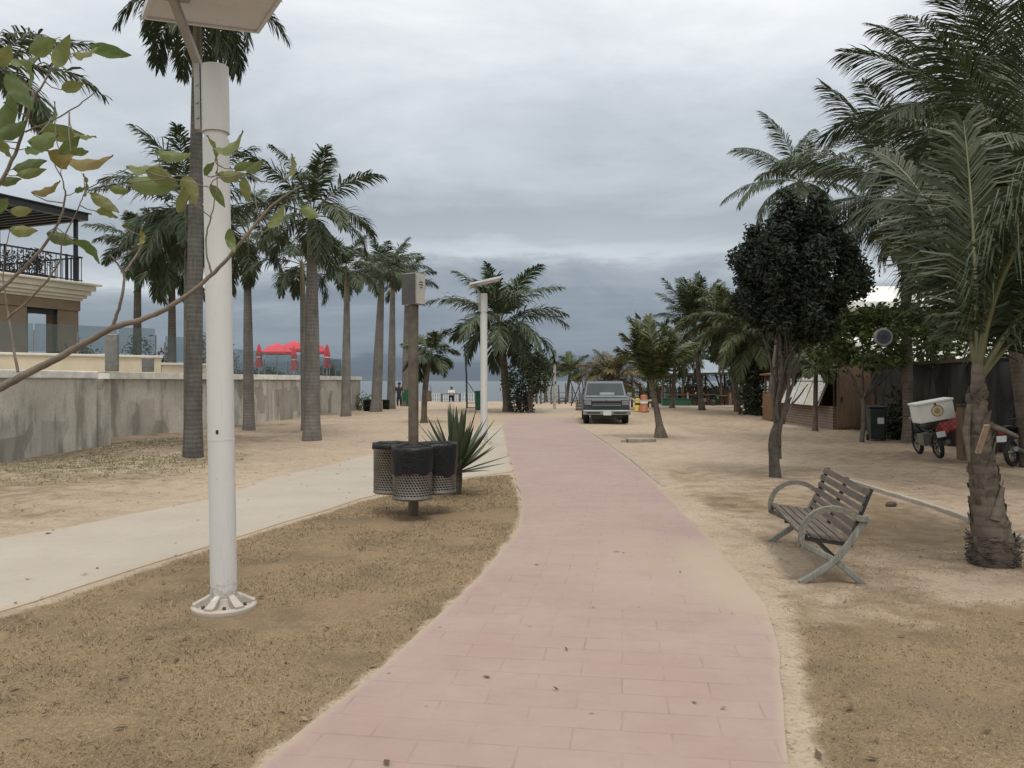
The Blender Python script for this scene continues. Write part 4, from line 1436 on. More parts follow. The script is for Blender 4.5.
# thin far post
root = thing('thin_lamp_post', 'thin weathered white post by the path far off, before the small beach palms', 'lamp post', ((555 - 512) / F * 50, 50.5, 0))
m = MB()
m.tube([(0, 0, -.05), (0, 0, 2.0), (0, 0, 3.75)], [.095, .085, .08], 12)
m.build('pole', simple('flaking_white_post', (.58, .56, .50), .8, 0, .7, 7, col2=(.22, .20, .17)), root)
m = MB()
m.box((0.03, 0, 3.83), (.9, .6, .03), Matrix.Rotation(R(-8), 3, 'Y'))
m.build('panel', MT['panelback'], root)

# ------------------------------------------------------------------ waste bins on a post
root = thing('waste_bin_stand', 'three perforated steel waste bins with black liners round a brown post topped by a box', 'waste bins', (-1.325, 10.62, 0))
m = MB()
m.tube([(0, 0, -.1), (0, 0, 2.86)], .068, 18)
m.build('post', MT['post'], root)
liner_bm = None


def bin_parts(cuff, amp):
    m = MB()
    m.lathe([(.0, .0), (.25, .0), (.262, .012), (.262, .03), (.258, .04), (.258, .72), (.266, .728), (.266, .752), (.258, .757), (.252, .75), (.252, .02), (0, .02)], (0, 0, 0), 44)
    b = m.build('bin', MT['perf'], root)
    m = MB()
    prof = []
    n = 44
    rows = [(.270, cuff), (.274, cuff + (.72 - cuff) * .25), (.273, cuff + (.72 - cuff) * .6), (.275, .72), (.270, .772), (.256, .775), (.240, .74), (.235, .4), (.225, .06), (0, .05)]
    vs, fs = [], []
    for i, (r_, z_) in enumerate(rows):
        for j in range(n):
            a = j * 2 * math.pi / n
            dz_ = 0
            rr = r_
            if i == 0:
                dz_ = amp * (.10 * math.sin(a * 1 + 2.2) + .035 * math.sin(a * 3) + .012 * math.sin(9 * a))
            if i in (1, 2):
                rr += .008 * math.sin(11 * a + i * 1.3) + .005 * math.sin(17 * a + i)
            if i in (3, 4):
                rr += .004 * math.sin(13 * a)
            if i == 4:
                dz_ = .01 * math.sin(7 * a)
            vs.append((rr * math.cos(a), rr * math.sin(a), z_ + dz_))
    for i in range(len(rows) - 1):
        for j in range(n):
            j2 = (j + 1) % n
            fs.append((i * n + j, (i + 1) * n + j, (i + 1) * n + j2, i * n + j2))
    m.add(vs, fs, 0, True)
    l = m.build('liner_bag', MT['liner'], b)
    return b


b0 = bin_parts(.46, 1.0)
b0.location = (.03, -.345, .27)
for b_ in (b0,): b_.scale.z = .88
b0.rotation_euler.z = R(120)
b1 = bin_parts(.68, .2); b1.scale.z = .88; b1.location = (-.305, .165, .28); b1.rotation_euler.z = R(-30)
b2 = bin_parts(.36, .9); b2.scale.z = .88; b2.location = (.30, .175, .28); b2.rotation_euler.z = R(200)
m = MB()
for a in (-90, 150, 30):
    m.beam((0, 0, .30), (.13 * math.cos(R(a)), .13 * math.sin(R(a)), .30), .03, .03)
m.build('bin_holder', MT['post'], root)
m = MB()
for a in (-90, 150, 30):
    m.beam((0, 0, .84), (.10 * math.cos(R(a)), .10 * math.sin(R(a)), .84), .03, .03)
m.build('bin_holder', MT['post'], root)
m = MB()
m.box((0, 0, 3.03), (.25, .20, .42), R(-33))
o = m.build('sign_box', MT['steel'], root, bevel=.008)
m = MB()
rz = Matrix.Rotation(R(-33), 3, 'Z')
m.box(rz @ Vector((.127, 0, 0)) + Vector((0, 0, 3.03)), (.008, .18, .40), rz)
o2 = m.build('light_face', simple('pale_sign_face', (.42, .40, .36), .5, .1, .25), o)
m = MB()
m.box(rz @ Vector((0, -.102, 0)) + Vector((0, 0, 3.03)), (.23, .008, .40), rz)
m.build('dark_face', simple('dark_sign_face', (.07, .066, .06), .5, .2, .25), o)
m = MB()
for i, (y_, z_, w_) in enumerate([(0, 3.12, .07), (0, 3.085, .09), (.0, 3.05, .05)]):
    m.box(rz @ Vector((.1325, y_, 0)) + Vector((0, 0, z_)), (.002, w_, .012), rz)
m.build('printing', MT['dark'], o)

# ------------------------------------------------------------------ bench
# local x = from front (towards the path) to back, local y = along the bench
root = thing('park_bench', 'weathered slatted wooden bench with curved arms and crossed legs beside the path', 'bench', (2.60, 7.10, 0), R(-10))
BL = 1.80


def chain(pts, wx, wy, mat, name, y):
    m = MB()
    P_ = np.array([(a, y, b) for a, b in pts])
    n = len(P_)
    q = np.linspace(0, n - 1, (n - 1) * 4 + 1)
    P2 = np.stack([np.interp(q, range(n), P_[:, c]) for c in range(3)], 1)
    for _ in range(4):
        P2[1:-1] = (P2[:-2] + 2 * P2[1:-1] + P2[2:]) / 4
    tan = np.gradient(P2, axis=0)
    tan /= np.linalg.norm(tan, axis=1)[:, None]
    yv = np.array((0, 1, 0))
    vs = []
    for p, t_ in zip(P2, tan):
        s = np.cross(yv, t_)
        vs += [p - s * wx - yv * wy, p + s * wx - yv * wy, p + s * wx + yv * wy, p - s * wx + yv * wy]
    fs = [(0, 1, 2, 3)]
    for i in range(len(P2) - 1):
        for j in range(4):
            j2 = (j + 1) % 4
            fs.append((4 * i + j, 4 * i + 4 + j, 4 * i + 4 + j2, 4 * i + j2))
    k_ = 4 * (len(P2) - 1)
    fs.append((k_ + 3, k_ + 2, k_ + 1, k_))
    m.add(vs, fs)
    return m.build(name, mat, root, bevel=.009)


for y in (-.03, BL + .03):
    th = [R(a) for a in range(196, 29, -14)]
    arc = [(.265 + .275 * math.cos(a) * 1.0, .405 + .265 * math.sin(a)) for a in th]
    arc = [(-.015, .33)] + arc + [(.55, .585)]
    chain(arc, .024, .030, MT['armwood'], 'arm', y - .012)
    chain([(.555, .60), (.47, .47), (.38, .33), (.30, .22), (.17, .11), (-.02, -.01)], .027, .026, MT['legwood'], 'leg', y + .004)
    chain([(-.02, .345), (.10, .29), (.21, .235), (.30, .195), (.41, .10), (.53, -.01)], .027, .026, MT['legwood'], 'leg', y + .030)
m = MB()
for y in (-.03 + .062, BL + .03 - .062, BL / 2):
    m.beam((.0, y, .385), (.44, y, .335), .045, .03)
    m.beam((.40, y, .33), (.60, y, .84), .045, .03)
m.beam((.30, .0, .205), (.30, BL, .205), .03, .03)
m.build('frame', MT['dark'], root)
m = MB()
for i in range(5):
    x = .03 + i * .086
    m.box((x, BL / 2 + random.uniform(-.008, .008), .415 - i * .010), (.068, BL - .02, .026), Matrix.Rotation(R(6), 3, 'Y'))
m.build('seat', MT['slat'], root, bevel=.004)
m = MB()
for i in range(6):
    t_ = (i + .5) / 6
    x, z = .432 + t_ * .165, .40 + t_ * .45
    m.box((x - .02, BL / 2 + random.uniform(-.01, .01), z), (.024, BL - .02, .062 if i != 3 else .05), Matrix.Rotation(R(20), 3, 'Y'))
m.build('backrest', MT['slat'], root, bevel=.004)

# ------------------------------------------------------------------ pickup truck (front towards the viewer = local -y)
def wheel_mesh(r, w_, n=24):
    m = MB()
    pr = [(r * .62, -w_ / 2), (r * .93, -w_ / 2), (r, -w_ * .36), (r, w_ * .36), (r * .93, w_ / 2), (r * .62, w_ / 2)]
    return m.lathe(pr, (0, 0, 0), n), pr


def turn(o, rx=0, ry=0, rz=0):
    o.rotation_euler = (rx, ry, rz)


root = thing('pickup_truck', 'old grey blue pickup truck parked facing the viewer at the end of the path', 'pickup truck', (3.95, 33.0, 0), R(-4))
W2 = .96
m = MB()
prof = [(-.0, .46), (-.02, .70), (.0, 1.02), (.06, 1.10), (1.25, 1.17), (1.30, 1.16), (1.30, .46)]
m.extrude_profile(prof, (-W2, W2))
m.build('front_body', MT['paint'], root, bevel=.03, seg=3)
m = MB()
m.box((0, 2.35, .82), (2 * W2, 2.1, .72))
m.build('cab_body', MT['paint'], root, bevel=.03)
m = MB()
for x in (-.92, .92):
    m.box((x, 4.45, .85), (.08, 2.1, .58))
m.box((0, 5.5, .85), (1.92, .07, .58))
m.box((0, 4.45, .60), (1.84, 2.1, .05))
m.build('cargo_bed', MT['paint'], root, bevel=.015)
m = MB()
m.extrude_profile([(1.26, 1.14), (1.70, 1.755), (1.82, 1.80), (2.95, 1.79), (3.10, 1.72), (3.20, 1.14)], (-.80, .80))
for v in m.v[0]:
    if v[2] < 1.2:
        v[0] *= 1.17
o = m.build('cab', MT['paint'], root, bevel=.03)
m = MB()
m.add([(-.83, 1.300, 1.20), (.83, 1.300, 1.20), (.74, 1.655, 1.70), (-.74, 1.655, 1.70)], [(0, 1, 2, 3)])
for v in m.v[0]:
    v[1] -= .012
m.build('windscreen', simple('dim_windscreen', (.045, .058, .062), .35, 0, .3, 2, spec=.06), root)
m = MB()
m.box((.08, 1.22, 1.245), (.62, .03, .13), Matrix.Rotation(R(-40), 3, 'X'))
m.build('sunshade', MT['paintlight'], root)
m = MB()
m.box((0, .58, 1.147), (1.72, 1.1, .02), Matrix.Rotation(R(3.2), 3, 'X'))
m.build('bonnet', MT['paintlight'], root, bevel=.008)
for x in (-1, 1):
    m = MB()
    m.add([(x * .875, 1.50, 1.22), (x * .90, 3.0, 1.16), (x * .815, 2.95, 1.67), (x * .80, 1.92, 1.68)], [(0, 1, 2, 3)])
    m.build('side_window', MT['windglass'], root)
m = MB()
m.box((0, -.035, .88), (1.20, .06, .24))
g_ = m.build('grille', MT['black'], root, bevel=.01)
m = MB()
m.box((-.31, -.05, .985), (.58, .05, .045)); m.box((.31, -.05, .985), (.58, .05, .045))
m.box((0, -.05, .84), (1.16, .04, .022)); m.box((0, -.05, .775), (1.2, .04, .03))
m.build('grille_bar', MT['chrome'], g_)
for x in (-.78, .78):
    m = MB()
    m.box((x, -.03, .885), (.29, .05, .19))
    h = m.build('headlight', simple('headlight_lens', (.20, .21, .21), .12) if 'headlight_lens' not in bpy.data.materials else bpy.data.materials['headlight_lens'], root, bevel=.015)
m = MB()
m.box((0, -.12, .49), (1.96, .16, .20))
m.build('bumper', MT['chrome'], root, bevel=.03, seg=3)
m = MB()
m.box((-.55, -.205, .475), (.55, .012, .06)); m.build('bumper_slot', MT['black'], root)
m = MB()
m.box((.55, -.205, .475), (.55, .012, .06)); m.build('bumper_slot', MT['black'], root)
m = MB()
m.box((.02, -.21, .46), (.33, .015, .17))
m.build('number_plate', MT['plate'], root)
m = MB()
m.box((0, .02, .36), (1.35, .2, .22))
m.box((0, 2.7, .45), (1.4, 5.2, .16))
m.build('underbody', MT['black'], root)
for x in (-.82, .82):
    for y in (.78, 4.15):
        m, _ = wheel_mesh(.37, .26)
        tyre = m.build('wheel', MT['rubber'], root)
        turn(tyre, 0, R(90), 0)
        tyre.location = (x, y, .365)
        m = MB()
        m.lathe([(.0, -.06), (.14, -.085), (.20, -.07), (.235, -.10), (.235, .10), (.20, .07), (.14, .085), (0, .06)], (0, 0, 0), 20)
        m.build('rim', MT['steel'], tyre)
for x in (-1, 1):
    m = MB()
    m.box((x * 1.06, 1.55, 1.20), (.20, .07, .16))
    m.beam((x * .9, 1.58, 1.16), (x * 1.0, 1.56, 1.18), .03, .03)
    m.build('mirror', MT['chrome'] if x > 0 else MT['paintlight'], root, bevel=.02)

# barrier tape from the pickup to the young palm
m = MB()
q = np.linspace(0, 1, 24)
A, B = np.array((5.08, 34.4, 1.14)), np.array((4.66, 25.1, .90))
A2 = U(628, 397, 34); B2 = U(655, 399.5, 25.05)
pts = A2 + (B2 - A2) * q[:, None]
pts[:, 2] -= .10 * np.sin(q * math.pi)
vs, fs = [], []
for i, p in enumerate(pts):
    vs += [p + np.array((0, 0, .032)), p - np.array((0, 0, .032))]
    if i:
        fs.append((2 * i - 2, 2 * i - 1, 2 * i + 1, 2 * i))
m.add(vs, fs)
o = m.build('barrier_tape', simple('pale_yellow_tape', (.62, .56, .33), .6, 0, .3, 3))
so_ = o.modifiers.new('thick', 'SOLIDIFY'); so_.thickness = .004
tag(o, 'pale yellow barrier tape strung from the pickup to the young palm', 'tape')

# ------------------------------------------------------------------ motorbikes (front = local +y)
def motorbike(label, loc, rz, box=False, paint='black', group=None):
    root = thing('motorbike', label, 'motorbike', loc, rz, group)
    root.rotation_euler.y = R(-7)
    for y, r_ in ((-.62, .29), (.64, .30)):
        m = MB()
        a = np.arange(28) * 2 * math.pi / 28
        m.tube(np.stack((np.zeros(29), y + (r_ - .045) * np.cos(np.append(a, 0)), .30 + (r_ - .045) * np.sin(np.append(a, 0))), 1), .05, 8, cap=False)
        wl = m.build('wheel', MT['rubber'], root)
        m = MB()
        a16 = np.arange(25) * 2 * math.pi / 24
        m.tube(np.stack((np.zeros(25), y + (r_ - .085) * np.cos(a16), .30 + (r_ - .085) * np.sin(a16)), 1), .018, 6, cap=False)
        for i in range(8):
            m.beam((0, y, .30), (0, y + (r_ - .085) * math.cos(i * .785), .30 + (r_ - .085) * math.sin(i * .785)), .012, .012)
        m.tube([(-.06, y, .30), (.06, y, .30)], .04, 10)
        m.build('rim', MT['steel'], wl)
    m = MB()
    m.box((0, .05, .42), (.24, .40, .28))
    m.tube([(.15, .0, .30), (.17, -.45, .30), (.18, -.80, .38)], [.03, .045, .055], 10)
    m.build('engine', MT['steel'], root, bevel=.03)
    m = MB()
    m.tube([(0, .48, .80), (0, .1, .66), (0, -.3, .62), (0, -.75, .74)], .035, 8)
    m.tube([(.09, .64, .30), (.08, .50, .85)], .025, 8)
    m.tube([(-.09, .64, .30), (-.08, .50, .85)], .025, 8)
    m.tube([(.1, -.62, .30), (.09, -.15, .38)], .025, 8)
    m.tube([(-.1, -.62, .30), (-.09, -.15, .38)], .025, 8)
    m.build('frame', MT['dark'], root)
    m = MB()
    m.tube([(0, .42, .80), (0, .28, .88), (0, .05, .86), (0, -.08, .76)], [.06, .135, .13, .07], 12, squash=.8)
    m.build('tank', MT[paint], root)
    m = MB()
    m.tube([(0, -.02, .77), (0, -.25, .76), (0, -.6, .82), (0, -.86, .84)], [.10, .13, .12, .05], 10, squash=.5)
    m.build('seat', MT['black'], root)
    m = MB()
    m.tube([(0, -.55, .66), (0, -.80, .62), (0, -.95, .50)], [.05, .07, .02], 8, squash=.4)
    m.build('mudguard', MT[paint], root)
    m = MB()
    m.tube([(0, .36 + .62, .58), (0, .7, .645), (0, .42, .56)], [.05, .075, .05], 8, squash=.3)
    m.build('mudguard', MT[paint], root)
    m = MB()
    m.tube([(-.38, .40, .98), (-.22, .48, 1.0), (0, .50, .95), (.22, .48, 1.0), (.38, .40, .98)], .014, 8)
    for s in (-1, 1):
        m.tube([(s * .22, .48, 1.0), (s * .30, .50, 1.16)], .007, 6)
        m.box((s * .33, .50, 1.19), (.12, .02, .07))
        m.tube([(s * .26, .46, 1.0), (s * .40, .39, .98)], .02, 8)
    m.build('handlebar', MT['black'], root)
    m = MB()
    m.lathe([(0, -.07), (.05, -.05), (.085, .0), (.09, .04), (0, .05)], (0, 0, 0), 16)
    h = m.build('headlight', MT['chrome'], root)
    h.location = (0, .60, .90); turn(h, R(-90), 0, 0)
    m = MB()
    m.box((0, -.93, .72), (.12, .06, .07))
    m.build('tail_light', MT['redpaint'], root, bevel=.01)
    m = MB()
    m.box((0, -.97, .60), (.19, .008, .13), Matrix.Rotation(R(-12), 3, 'X'))
    m.build('number_plate', MT['plate'], root)
    if box:
        m = MB()
        m.box((0, -.72, 1.12), (.78, .52, .42))
        b = m.build('delivery_box', MT['whitecloth'], root, bevel=.02)
        m = MB()
        m.box((0, -.72, 1.35), (.82, .56, .05))
        m.build('lid', MT['whitecloth'], b, bevel=.012)
        m = MB()
        n = 28
        a = np.arange(n) * 2 * math.pi / n
        for r0, r1 in ((.105, .135), (.0, .06)):
            vs, fs = [], []
            for i in range(n):
                vs += [(r0 * math.cos(a[i]) + .02, -.984, 1.14 + r0 * math.sin(a[i])), (r1 * math.cos(a[i]) + .02, -.984, 1.14 + r1 * math.sin(a[i]))]
            for i in range(n):
                j = (i + 1) % n
                fs.append((2 * i, 2 * i + 1, 2 * j + 1, 2 * j))
            m.add(vs, fs)
        for i in range(12):
            c_, s_ = math.cos(i * .5236), math.sin(i * .5236)
            m.add([(.02 + .055 * c_ - .012 * s_, -.985, 1.14 + .055 * s_ + .012 * c_), (.02 + .055 * c_ + .012 * s_, -.985, 1.14 + .055 * s_ - .012 * c_), (.02 + .11 * c_, -.985, 1.14 + .11 * s_)], [(0, 1, 2)])
        em = m.build('emblem', MT['gold'], b)
        sd = em.modifiers.new('thick', 'SOLIDIFY'); sd.thickness = .002
        m = MB()
        m.box((0, -.985, 1.30), (.04, .012, .05))
        m.build('latch', MT['dark'], b)
        m = MB()
        m.box((0, -.70, .89), (.5, .42, .05))
        m.build('carrier', MT['dark'], root)
    return root


MGp = 'parked motorbikes'
mb_ = motorbike('black delivery motorbike with a big white box bearing a gold round emblem', (10.0, 18.9, 0), R(-8), True, 'black', MGp)
mb_.rotation_euler.y = R(-11)
motorbike('dark motorbike half out of the picture at the right edge behind the near palm', (11.0, 16.9, 0), R(-55), False, 'dark', MGp)
motorbike('small black motorbike far off in front of the beach bar', (14.0, 57.5, 0), R(70), False, 'black', MGp)
m = MB()
vs, fs = [], []
for i in range(9):
    for j in range(8):
        x, z = i / 8 * .55, -j / 7 * .48
        vs.append((x + .03 * math.sin(j * .9), .04 * math.sin(i * 1.7) * (j / 7) - .05, z - .05 * math.sin(i * .8)))
for i in range(8):
    for j in range(7):
        b = i * 8 + j
        fs.append((b, b + 8, b + 9, b + 1))
rack = thing('wooden_rail', 'low wooden rail beside the delivery motorbike', 'rail', (10.75, 19.6, 0))
m2 = MB(); m2.beam((-.3, 0, .95), (1.0, 0, .95), .06, .06); m2.build('top_rail', MT['darkwood'], rack)
for x in (-.25, .95):
    m2 = MB(); m2.beam((x, 0, -.1), (x, 0, .92), .07, .07); m2.build('post', MT['darkwood'], rack)
m.add(vs, fs, 0, True)
t = NT('red_white_cloth')
co = t.coord()
ck = t.n('ShaderNodeTexChecker', {'Vector': t.mapping(co, scale=(1, 0, 1)), 'Color1': (.27, .04, .035), 'Color2': (.30, .085, .07), 'Scale': 14}).outputs[0]
t.set(color=ck, rough=.9)
o = m.build('red_cloth', t.m)
o.location = (10.55, 19.6, 1.0)
sd = o.modifiers.new('thick', 'SOLIDIFY'); sd.thickness = .006
tag(o, 'red checked cloth hung on a rail right of the white delivery box', 'cloth')

# ------------------------------------------------------------------ wheelie bin by the stall
root = thing('wheelie_bin', 'black wheelie bin with a pale sticker beside the forked green tree', 'wheelie bin', (10.95, 23.75, 0), R(-12))
m = MB()
m.box((0, 0, .52), (.40, .50, .92), None, 0, 1.16)
m.build('body', MT['greendark'], root, bevel=.03)
m = MB()
m.box((0, 0, 1.02), (.52, .62, .05)); m.box((0, .30, 1.03), (.44, .06, .07))
m.build('lid', MT['black'], root, bevel=.02)
for x in (-.2, .2):
    m = MB(); m.tube([(x - .03, .2, .1), (x + .03, .2, .1)], .1, 16); m.build('wheel', MT['rubber'], root)
m = MB(); m.box((.06, -.285, .62), (.18, .006, .18), Matrix.Rotation(R(-3), 3, 'X')); m.build('sticker', MT['plate'], root)

# ------------------------------------------------------------------ wooden stall with brick base and sloping menu board
root = thing('wooden_stall', 'brown wooden food stall with a brick base and a white sloping board', 'stall', (11.75, 29.0, 0), R(-2.5))
# local y runs away along the facade, local -x faces the road
t = NT('brown_brick')
co = t.coord()
sx = t.n('ShaderNodeSeparateXYZ', {0: co})
bv = t.n('ShaderNodeCombineXYZ', {0: t.math('ADD', sx.outputs[1], sx.outputs[0]), 1: sx.outputs[2], 2: 0.0}).outputs[0]
br_ = t.n('ShaderNodeTexBrick', {'Vector': bv, 'Color1': (.20, .135, .10), 'Color2': (.15, .10, .075), 'Mortar': (.27, .22, .18), 'Scale': 1, 'Mortar Size': .014, 'Brick Width': .30, 'Row Height': .105})
t.set(color=br_.outputs[0], rough=.9, normal=t.bump(br_.outputs['Fac'], -.4, .02))
m = MB(); m.box((.15, 2.9, .42), (.22, 5.7, .88)); m.build('brick_base', t.m, root)
m = MB(); m.box((.18, 2.9, 2.30), (.20, 5.9, .46)); m.build('beam', MT['darkwood'], root)
m = MB()
rot = Matrix.Rotation(R(22), 3, 'Y')
m.box((-.12, 2.75, 1.47), (.05, 4.6, 1.30), rot)
t = NT('white_menu_board')
co = t.coord()
nb = t.noise(t.mapping(co, scale=(1, 1.2, 14)), 3.4, 4, .8)
nb2 = t.noise(t.mapping(co, scale=(1, .9, .9)), 1.2, 2)
c = t.mix(t.ramp(nb, [(.51, 0), (.57, .8)]), (.60, .585, .54), (.22, .20, .19))
c = t.mix(t.ramp(nb2, [(.58, 0), (.60, .6)]), c, (.45, .40, .28))
t.set(color=c, rough=.6)
mbd = m.build('menu_board', t.m, root)
for k_ in range(4):
    m = MB(); m.box(Vector((-.12, .47 + k_ * 1.52, 1.47)) + rot @ Vector((-.03, 0, 0)), (.02, .05, 1.30), rot); m.build('frame_strip', MT['driftwood'], mbd)
m = MB(); m.box(Vector((-.12, 2.75, 1.47)) + rot @ Vector((-.03, 0, .34)), (.018, 4.5, .035), rot); m.build('frame_strip', MT['driftwood'], mbd)
m = MB()
for y in (.15, 2.0, 3.8, 5.75):
    m.box((.17, y, 1.25), (.12, .12, 2.5))
m.build('post', MT['darkwood'], root)
m = MB(); m.box((1.7, 2.9, 2.62), (3.3, 6.2, .10), Matrix.Rotation(R(4), 3, 'Y')); m.build('roof', MT['darkwood'], root)
m = MB(); m.box((3.2, 2.9, 1.25), (.12, 5.8, 2.5)); m.build('back_wall', MT['plywood'], root)
m = MB(); m.box((1.72, 5.83, 1.25), (2.8, .08, 2.46)); m.build('end_wall', MT['plywood'], root)
m = MB(); m.box((.72, -.16, 1.27), (1.20, .08, 2.50)); m.box((.70, -.21, 1.25), (1.06, .03, 2.3))
dr = m.build('door', MT['plywood'], root, bevel=.006)
m = MB(); m.box((.26, -.245, 1.15), (.05, .05, .14)); m.build('handle', MT['dark'], dr)
m = MB(); m.box((-.02, 6.9, .62), (.9, 1.4, 1.2)); m.build('counter', MT['orangewood'], root, bevel=.02)
m = MB(); m.box((.1, 6.9, 2.15), (1.2, 2.2, .07), Matrix.Rotation(R(-5), 3, 'Y'))
for y in (6.2, 7.7):
    m.box((-.3, y, 1.06), (.09, .09, 2.1))
m.box((.5, 6.9, 1.5), (.06, 1.9, 1.3))
m.build('lean_to', MT['orangewood'], root)

# dark cloth screen right of the stall, lean-to added to make a dark space
root = thing('dark_backdrop_shed', 'black shade cloth behind the motorbikes under a roof added to make dark space', 'shed', (11.9, 26.6, 0))
m = MB()
vs, fs = [], []
npts = 120
lin = resample([(.9, 1.4), (.25, -2.2), (.35, -6.0), (.75, -10.5), (1.4, -14)], npts)
for i, p in enumerate(lin):
    for j in range(9):
        z = j / 8 * 2.28
        off = .13 * math.sin(i * .9 + .6 * math.sin(j * .7)) * (.3 + .7 * j / 8) + .05 * math.sin(i * 2.3 + j * .5)
        vs.append((p[0] + off, p[1], z))
for i in range(npts - 1):
    for j in range(8):
        b = i * 9 + j
        fs.append((b, b + 9, b + 10, b + 1))
m.add(vs, fs, 0, True)
m.build('shade_cloth', MT['net'], root)
m = MB()
m.box((3.4, -6.2, 2.47), (5.4, 15.5, .12), Matrix.Rotation(R(-3), 3, 'Y'))  # roof added to keep the space beneath dark
m.build('roof', MT['darkwood'], root)
m = MB(); m.beam((.30, -2.2, 2.33), (.05, -6.8, 2.36), .10, .10); m.build('roof_beam', MT['driftwood'], root)
for p in ((.45, -2.2), (.0, -6.6), (.4, -10.4)):
    m = MB(); m.beam((p[0] - .15, p[1], -.1), (p[0] - .15, p[1], 2.3), .12, .12); m.build('post', MT['darkwood'], root)
m = MB(); m.box((6.0, -6, 1.1), (.15, 15, 2.2)); m.build('back_wall', MT['darkwood'], root)
root = thing('wooden_cabinet', 'upright wooden cabinet behind the near palm trunk', 'cabinet', (10.15, 17.55, 0), R(-10))
m = MB(); m.box((0, 0, .64), (.40, .34, 1.2)); m.build('body', MT['plywood'], root, bevel=.01)
m = MB(); m.box((0, -.18, .70), (.32, .02, 1.0)); m.build('door', MT['orangewood'], root)
m = MB(); m.box((0, 0, 1.26), (.46, .40, .04)); m.build('top', MT['darkwood'], root)

# white-roofed building behind the stalls
root = thing('beach_club_building', 'cream building with a broad white roof behind the stalls and trees', 'building', (24.2, 38.5, 0))
m = MB(); m.box((0, 0, 2.3), (19, 11, 4.6)); m.build('wall', MT['cream'], root)
m = MB()
m.extrude_profile([(-7.2, 4.7), (-7.2, 4.95), (-1, 6.3), (6, 5.0), (6, 4.7)], (-10.8, 11)); m.build('roof', MT['whitecloth'], root)
for x in (-7.5, -3.5, .5):
    m = MB(); m.box((x, -5.53, 2.2), (1.6, .10, 1.7)); f = m.build('window', MT['darkwood'], root)
    m = MB(); m.box((x, -5.60, 2.2), (1.4, .03, 1.5)); m.build('pane', MT['windglass'], f)
UGr = 'white parasols behind the stalls'
for px, py, d, r_, lab in ((835, 357, 33, 1.1, 'white parasol showing between the dark tree trunk and the green tree'), (975, 362, 27, 1.8, 'white parasol roof glimpsed through the near palm fronds'), (925, 362, 29, 1.7, 'white parasol behind the palm with the coconuts')):
    p = U(px, py, d)
    root = thing('parasol', lab, 'parasol', (p[0], p[1], 0), 0, UGr)
    m = MB(); m.tube([(0, 0, 0), (0, 0, p[2])], .035, 8); m.build('pole', MT['steel'], root)
    m = MB()
    m.lathe([(.02, p[2] + .32), (r_ * .5, p[2] + .12), (r_, p[2] - .18), (r_, p[2] - .34), (r_ - .02, p[2] - .20), (r_ * .5, p[2] + .09), (.02, p[2] + .28)], (0, 0, 0), 8, 0, False)
    m.build('canopy', MT['whitecloth'], root)
root = thing('white_awning', 'wide white canvas awning on thin posts behind the dark shed and green tree', 'awning', (16.5, 31.5, 0))
m = MB()
vs = []
for i in range(13):
    for j in range(5):
        vs.append((-3.6 + i * .62, -1.6 + j * .9, 3.55 - .16 * abs(j - 2) + .07 * math.sin(i * 2.1)))
m.add(vs, [(i * 5 + j, i * 5 + 5 + j, i * 5 + 6 + j, i * 5 + 1 + j) for i in range(12) for j in range(4)])
for i in range(12):
    a, b = vs[i * 5], vs[i * 5 + 5]
    m.add([a, b, (b[0], b[1] - .03, b[2] - .45), (a[0], a[1] - .03, a[2] - .45)], [(0, 1, 2, 3)])
o = m.build('canvas', MT['whitecloth'], root)
sd = o.modifiers.new('thick', 'SOLIDIFY'); sd.thickness = .01
for x in (-3.4, .2, 3.7):
    for y in (-1.5, 1.9):
        m = MB(); m.tube([(x, y, -.1), (x, y, 3.25)], .04, 8); m.build('post', MT['steel'], root)
# round disc on the palm
root = thing('round_sign', 'round grey-rimmed disc with a dark blue face held out from the palm trunk', 'sign', tuple(U(883, 337, 20.9)))
m = MB(); m.tube([(0, -.05, 0), (0, .05, 0)], .235, 28); m.build('rim', MT['steel'], root)
m = MB(); m.tube([(0, -.062, 0), (0, -.05, 0)], .185, 28); f = m.build('face', MT['bluegrey'], root)
m = MB(); m.tube([(0, -.068, 0), (0, -.06, 0)], .07, 20); m.build('centre', MT['dark'], f)
m = MB(); m.tube([(.1, .05, 0), (.5, .9, -.03), (.98, 1.62, -.05)], .025, 8); m.build('bracket', MT['dark'], root)
# ------------------------------------------------------------------ retaining wall, terrace, building on the left
WP = [(-11.9, 9.5), (-11.5, 15), (-11.35, 18.5), (-11.2, 21.4)]
WQ = [(-12.95, 22.6), (-12.8, 24.5), (-12.2, 27), (-11.45, 30.5), (-10.75, 35.5), (-10.35, 41), (-10.2, 47)]
root = thing('retaining_wall', 'long stained concrete retaining wall with a whitewashed top on the left', 'wall', (-11, 25, 0))
OFF = (-11, 25, 0)


def wall_strip(path, z0, z1, th, n=60, bat=.0):
    """wall standing along path, thickness towards -x"""
    p = resample(path, n)
    tan = np.gradient(p, axis=0)
    tan /= np.linalg.norm(tan, axis=1)[:, None]
    nor = np.stack((-tan[:, 1], tan[:, 0]), 1)
    m = MB(off=OFF)
    vs, fs = [], []
    for a, b in zip(p, nor):
        o_ = a + b * th
        vs += [(a[0], a[1], z0), (a[0] + b[0] * bat, a[1] + b[1] * bat, z1), (o_[0], o_[1], z1), (o_[0], o_[1], z0)]
    for i in range(n - 1):
        for j in range(4):
            j2 = (j + 1) % 4
            fs.append((4 * i + j, 4 * i + 4 + j, 4 * i + 4 + j2, 4 * i + j2))
    fs += [(0, 1, 2, 3), (4 * n - 1, 4 * n - 2, 4 * n - 3, 4 * n - 4)]
    m.add(vs, fs)
    return m


